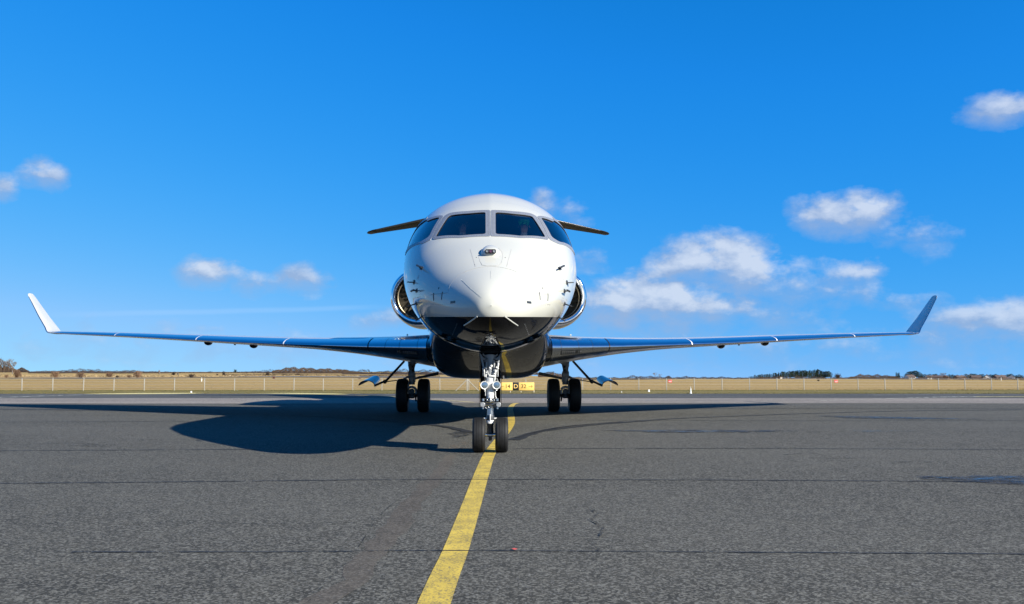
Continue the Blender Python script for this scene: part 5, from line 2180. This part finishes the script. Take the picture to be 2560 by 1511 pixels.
thicket('thicket', [(-120, 880), (-40, 892), (0, 897), (14, 899), (24, 905), (34, 917), (42, 928)], 930, 310, 12, 5200, .55, V_DUNE, 'dense brown bare thicket at the left edge under the bare tree', 1)
thicket('thicket', [(40, 926), (48, 920), (54, 919), (62, 923), (72, 928)], 930, 330, 6, 900, .5, V_HEDGE, 'small dark thicket right of the bare tree', 2)
thicket('far_hedge', [(70, 930), (100, 928), (160, 927), (172, 923), (200, 922), (245, 923), (255, 927), (300, 928), (320, 924), (335, 926), (350, 929), (400, 930)], 932, 900, 25, 2600, 1.3, V_HEDGE, 'low line of far trees on the horizon at left', 3)
thicket('far_hedge', [(400, 931), (420, 928.5), (430, 931), (515, 931), (525, 929), (535, 931), (575, 931.5), (605, 929), (620, 930), (650, 926), (680, 924), (700, 923)], 933, 950, 25, 1800, 1.3, V_HEDGE, 'low line of far shrubs on the horizon under the left wing', 4)
# long scrub covered mound left of the fairing
thicket('scrub_mound', [(680, 929), (700, 922), (720, 918), (745, 916.8), (765, 919.5), (800, 921.5), (840, 922), (860, 924), (880, 929), (900, 931)], 933, 520, 20, 6500, .8, V_DUNE, 'long brown scrub mound behind the left gear door', 5)
thicket('far_hedge', [(855, 930), (890, 925), (905, 923), (922, 924), (926, 930), (945, 929), (975, 927), (990, 922), (1010, 922), (1040, 927), (1060, 924), (1075, 922), (1090, 928), (1130, 927), (1180, 928), (1260, 929), (1300, 928), (1352, 933), (1370, 931), (1385, 928)], 936, 620, 22, 5200, .95, V_HEDGE, 'dark far hedge seen between the wheels', 6)
thicket('scrub_mound', [(1345, 937), (1372, 934), (1385, 931.5), (1395, 931.5), (1405, 937)], 942, 480, 12, 1200, .7, V_DUNE, 'small brown mound seen between the fairing and the right main wheels', 61)
# dune grass band in the left field
thicket('dune_grass', [(-120, 938), (100, 938.5), (200, 938), (330, 939), (480, 939), (640, 939.5), (760, 939), (900, 940)], 943.5, 300, 10, 5000, .55, V_DRY, 'pale rough dune grass along the left field', 7, squat=1.2)
thicket('dune_grass', [(560, 936), (640, 934.5), (760, 936), (900, 938.5), (1100, 942)], 940.5, 400, 14, 1500, .7, V_HEDGE, 'dark low growth along a ditch below the left wing', 8)
# right hand hedge and scrub
thicket('far_hedge', [(1400, 942), (1460, 943), (1500, 944), (1560, 944), (1580, 939), (1590, 938.5), (1620, 941), (1650, 940), (1662, 943), (1672, 940), (1682, 944), (1700, 941), (1760, 943), (1800, 942), (1850, 944.5), (1900, 944), (1960, 941)], 950.5, 420, 14, 9000, .55, V_HEDGE,
        'long dark hedge at the far side of the right field', 9)
thicket('scrub', [(1850, 946), (1930, 942), (1990, 940), (2080, 944), (2130, 943), (2180, 944), (2240, 945), (2300, 941), (2400, 942), (2480, 943), (2560, 944), (2700, 944)], 954, 400, 16, 13000, .55, V_DUNE, 'brown scrub in front of the pine wood and houses at right', 10)
thicket('scrub', [(1850, 951), (2000, 950), (2200, 950.5), (2400, 951), (2700, 951)], 954.5, 370, 5, 5000, .5, V_HEDGE, 'dark low edge of the scrub along the right field', 11)
thicket('scrub_mound', [(2120, 944), (2135, 939), (2155, 935.5), (2175, 935), (2195, 937), (2205, 938), (2225, 936), (2235, 941), (2250, 945)], 950, 560, 18, 4200, .75, V_DUNE, 'rounded brown scrub mound right of the pine wood', 12)
thicket('far_hedge', [(2080, 946), (2150, 942), (2260, 940), (2300, 939), (2360, 938), (2440, 938.5), (2520, 938), (2620, 939), (2720, 939)], 950, 1230, 25, 6000, 1.5, V_HEDGE, 'dark far trees behind the row of houses at right', 13)
for px, py, w, h, lab, mt in ((2095, 946, 20, 12, 'round dark tree standing alone right of the pine wood', V_HEDGE), (1671, 947, 14, 7, 'round dark shrub rising from the right hedge', V_HEDGE)):
    D_ = 560
    p = at(px, py, D_)
    o = bush_mesh(1, 1, 1500, 77 + px, .08).build('round_tree', mt, fix=False, smooth=False)
    o.location = (p.x, D_, p.z - .3)
    o.scale = (w * D_ / FPX * 1.1, w * D_ / FPX, h * D_ / FPX * 1.25)
    tag(o, lab, 'tree')


# pines ------------------------------------------------------------------------------------
def pine(seed, broad):
    r = random.Random(seed)
    t = empty('pine_tree')
    MB().tube([(0, 0, 0), (.01, 0, .5), (0, .01, .92)], [.028, .02, .006], 6).build('trunk', V_BARK, t, fix=False)

    def fn():
        z = r.uniform(.26 if broad else .15, 1.0)
        if broad:
            w = .30 * math.sin(math.pi * min(1, max(.02, (z - .2) / .86))) ** .7
        else:
            w = .20 * (1.04 - z) ** .75 * (.75 + .35 * ((z * 7) % 1))
        a = r.uniform(0, 6.283)
        q = r.random() ** .5
        return Vector((math.cos(a) * w * q, math.sin(a) * w * q, z - q * .05))
    vs, fs = spikes(520, fn, .085, r, .5, .9)
    MB().add(vs, fs).build('crown', V_PINE, t, fix=False, smooth=False)
    return t


PT = [pine(1, False), pine(2, True), pine(3, True), pine(4, False)]
used = [False] * 4


def plant_pine(px, ytop, D_, group, label, kd, wf=1.0):
    yb = 948
    p = at(px, yb, D_)
    h = (yb - ytop) * D_ / FPX
    if used[kd]:
        o = copy_tree(PT[kd])
    else:
        o = PT[kd]
        used[kd] = True
    o.location = (p.x, D_, p.z)
    o.scale = (h * wf, h * wf, h)
    o.rotation_euler = (0, 0, rnd.uniform(0, 6))
    tag(o, label, 'tree', group)


tops = [(1872, 942), (1890, 938), (1905, 937), (1925, 934), (1945, 933), (1960, 930), (1980, 929), (2000, 927), (2013, 924), (2022, 928), (2030, 925), (2045, 924.5), (2058, 927), (2068, 929), (2076, 931), (2081, 936)]
tx = [a for a, b in tops]
ty_ = [b for a, b in tops]
px = 1873.0
k = 0
while px < 2080:
    plant_pine(px, float(np.interp(px, tx, ty_)) + rnd.uniform(-1.5, 2.5), 600 + rnd.uniform(-14, 14), 'pines of the dark wood', 'dark pine in the dense pine wood on the right horizon', 0 if rnd.random() < .4 else rnd.choice((1, 2)), rnd.uniform(.9, 1.4))
    px += rnd.uniform(2.6, 4.6)
for px, yt, kd in ((2241, 931.5, 0), (2248, 932, 0), (2245, 933, 3)):
    plant_pine(px, yt, 1150, 'narrow pines left of the houses', ('left', 'right', 'middle')[[2241, 2248, 2245].index(px)] + 'most narrow dark pine of the three left of the houses' if px != 2245 else 'middle narrow dark pine of the three left of the houses', kd, 1.0)
NTH_ = ['first', 'second', 'third', 'fourth', 'fifth', 'sixth', 'seventh']
for px, yt in ((2266, 935), (2272, 930), (2278, 929), (2285, 928), (2290, 927.5), (2297, 930), (2304, 935)):
    plant_pine(px, yt, 1170, 'pines behind the leftmost house', NTH_.pop(0) + ' from the left of seven broad dark pines behind the leftmost house', 1 if px % 2 else 2, 1.6)
for px in list(range(2306, 2342, 7)) + list(range(2368, 2560, 6)):
    plant_pine(px + rnd.uniform(-2, 2), 936.5 + rnd.uniform(-1.8, 3.0) + (1 if 2385 < px < 2395 else 0), 1190 + rnd.uniform(-25, 25), 'dark trees between the houses', 'dark tree in the row among the houses at far right', rnd.choice((1, 2)), 1.7)

# houses -------------------------------------------------------------------------------------
M_ROOF = simple('brown roof tiles', (.075, .050, .042), .8, vary=.2, vscale=1)
M_WALLW = simple('white rendered wall', (.66, .64, .60), .8, vary=.06)
M_WALLB = simple('brick wall', (.26, .15, .11), .85, vary=.15)
M_PANE = simple('house window', (.05, .06, .08), .15)


def house(px, py, D_, w, h, rh, dep, rot, wall, label):
    p = at(px, py, D_)
    o = empty('house', (p.x, D_, p.z), rot, label, 'house', 'houses on the right horizon')
    MB().add([(-w / 2, -dep / 2, -.5), (w / 2, -dep / 2, -.5), (w / 2, dep / 2, -.5), (-w / 2, dep / 2, -.5), (-w / 2, -dep / 2, h), (w / 2, -dep / 2, h), (w / 2, dep / 2, h), (-w / 2, dep / 2, h), (-w / 2, 0, h + rh), (w / 2, 0, h + rh)],
             [(0, 1, 5, 4), (2, 3, 7, 6), (0, 4, 8, 7, 3), (1, 2, 6, 9, 5), (4, 5, 9, 8), (6, 7, 8, 9)]).build('wall', wall, o, smooth=False)
    e = .35
    k = rh / (dep / 2)
    r = MB()
    for s_ in (-1, 1):
        y0, z0_ = s_ * (dep / 2 + e), h - e * k
        r.add([(-w / 2 - e, y0, z0_ + .06), (w / 2 + e, y0, z0_ + .06), (w / 2 + e, 0, h + rh + .06), (-w / 2 - e, 0, h + rh + .06),
               (-w / 2 - e, y0, z0_ + .22), (w / 2 + e, y0, z0_ + .22), (w / 2 + e, 0, h + rh + .22), (-w / 2 - e, 0, h + rh + .22)],
              [(0, 1, 2, 3), (4, 5, 6, 7), (0, 1, 5, 4), (2, 3, 7, 6), (0, 3, 7, 4), (1, 2, 6, 5)])
    ro = r.build('roof', M_ROOF, o, smooth=False)
    MB().box((w * .2, 0, h + rh + .3), (.6, .6, 1.0)).build('chimney', M_WALLB, ro)
    for i in range(3):
        MB().box((-w * .3 + i * w * .3, -dep / 2 - .03, h * .55), (1.2, .1, 1.0)).build('window', M_PANE, o)
    MB().box((w / 2 + .03, 0, h * .6), (.1, 1.3, 1.1)).build('window', M_PANE, o)


D_ = 660
house(2275, 948, 1080, 10, 2.2, 2.6, 8, .3, M_WALLW, 'white walled house in front of the broad pines, leftmost of the row')
house(2327, 948, 1098, 12, 1.8, 2.2, 8, .1, M_WALLW, 'low long house with dark roof, second from the left')
house(2345, 948, 1080, 10, 1.8, 2.4, 8, -.4, M_WALLB, 'brick house just left of the pale round topped tree')
house(2363, 948, 1104, 9, 2.0, 2.5, 8, .9, M_WALLB, 'brick gabled house just right of the pale round topped tree')
house(2400, 948, 1116, 12, 1.8, 2.4, 8, .2, M_WALLB, 'long brown roofed house near the middle of the row')
house(2440, 948, 1104, 11, 1.8, 2.5, 8, -.2, M_WALLB, 'brown house left of the white gable')
house(2468, 948, 1104, 9, 1.9, 3.2, 9, 1.2, M_WALLW, 'house showing a bright white gable at far right')
house(2500, 948, 1086, 13, 1.8, 2.6, 8, .1, M_WALLB, 'wide dark roofed house right of the white gable')
house(2528, 948, 1086, 8, 1.8, 2.4, 8, 1.0, M_WALLW, 'small house with pale gable near the right edge of the photo')
o = MB().box((0, 0, 1.0), (1.6, 1.4, 2.0)).build('field_shed', simple('pale shed wall', (.45, .38, .30), .8))
p = at(1919, 948, 400)
o.location = (p.x, 380, p.z - .3)
o.scale = (.5, .5, .6)
tag(o, 'tiny pale shed in front of the pine wood', 'shed')
o = MB().tube([(0, 0, 0), (0, 0, 1.6)], .25, 8).tube([(0, 0, 1.6), (0, 0, 2.4)], .12, 8).build('white_field_post', M_MW)
p = at(2503, 951, 300)
o.location = (p.x, 300, p.z - .1)
o.scale = (.45, .45, .45)
tag(o, 'small pale post in the right field near the photo edge', 'marker')

# rank grass at the foot of the fence and in the field ---------------------------------------
r5 = random.Random(5)


def tuft_pt():
    t = r5.uniform(-3 / 21, 39 / 21)
    X = a0.x + (a1.x - a0.x) * t
    Y = a0.y + (a1.y - a0.y) * t + r5.gauss(0, .35) - .2
    return Vector((X, Y, tz(X, Y) - .03))


vs, fs = spikes(22000, tuft_pt, .09, r5, 1.6, .5)
o = MB().add(vs, fs).build('fence_grass', V_TUFT, fix=False, smooth=False, kind='stuff')
o['label'] = 'rank olive grass along the foot of the fence'


def verge_pt():
    X = r5.uniform(-46, 46)
    Y = 57.0 + abs(r5.gauss(0, 1)) * 3.5 + wav(X, .2, 5)
    return Vector((X, Y, tz(X, Y) - .02))


vs, fs = spikes(14000, verge_pt, .065, r5, 1.6, .6)
o = MB().add(vs, fs).build('verge_grass', V_TUFT, fix=False, smooth=False, kind='stuff')
o['label'] = 'short grass blades on the mown verge'


def field_pt():
    Y = 82 + 200 * r5.random() ** 1.6
    X = r5.uniform(-.62, .62) * Y
    return Vector((X, Y, field_height(X, Y) - .02))


vs, fs = spikes(40000, field_pt, .08, r5, .8, .9)
o = MB().add(vs, fs).build('field_grass', V_DRY, fix=False, smooth=False, kind='stuff')
o['label'] = 'tufts of dry grass over the field behind the fence'
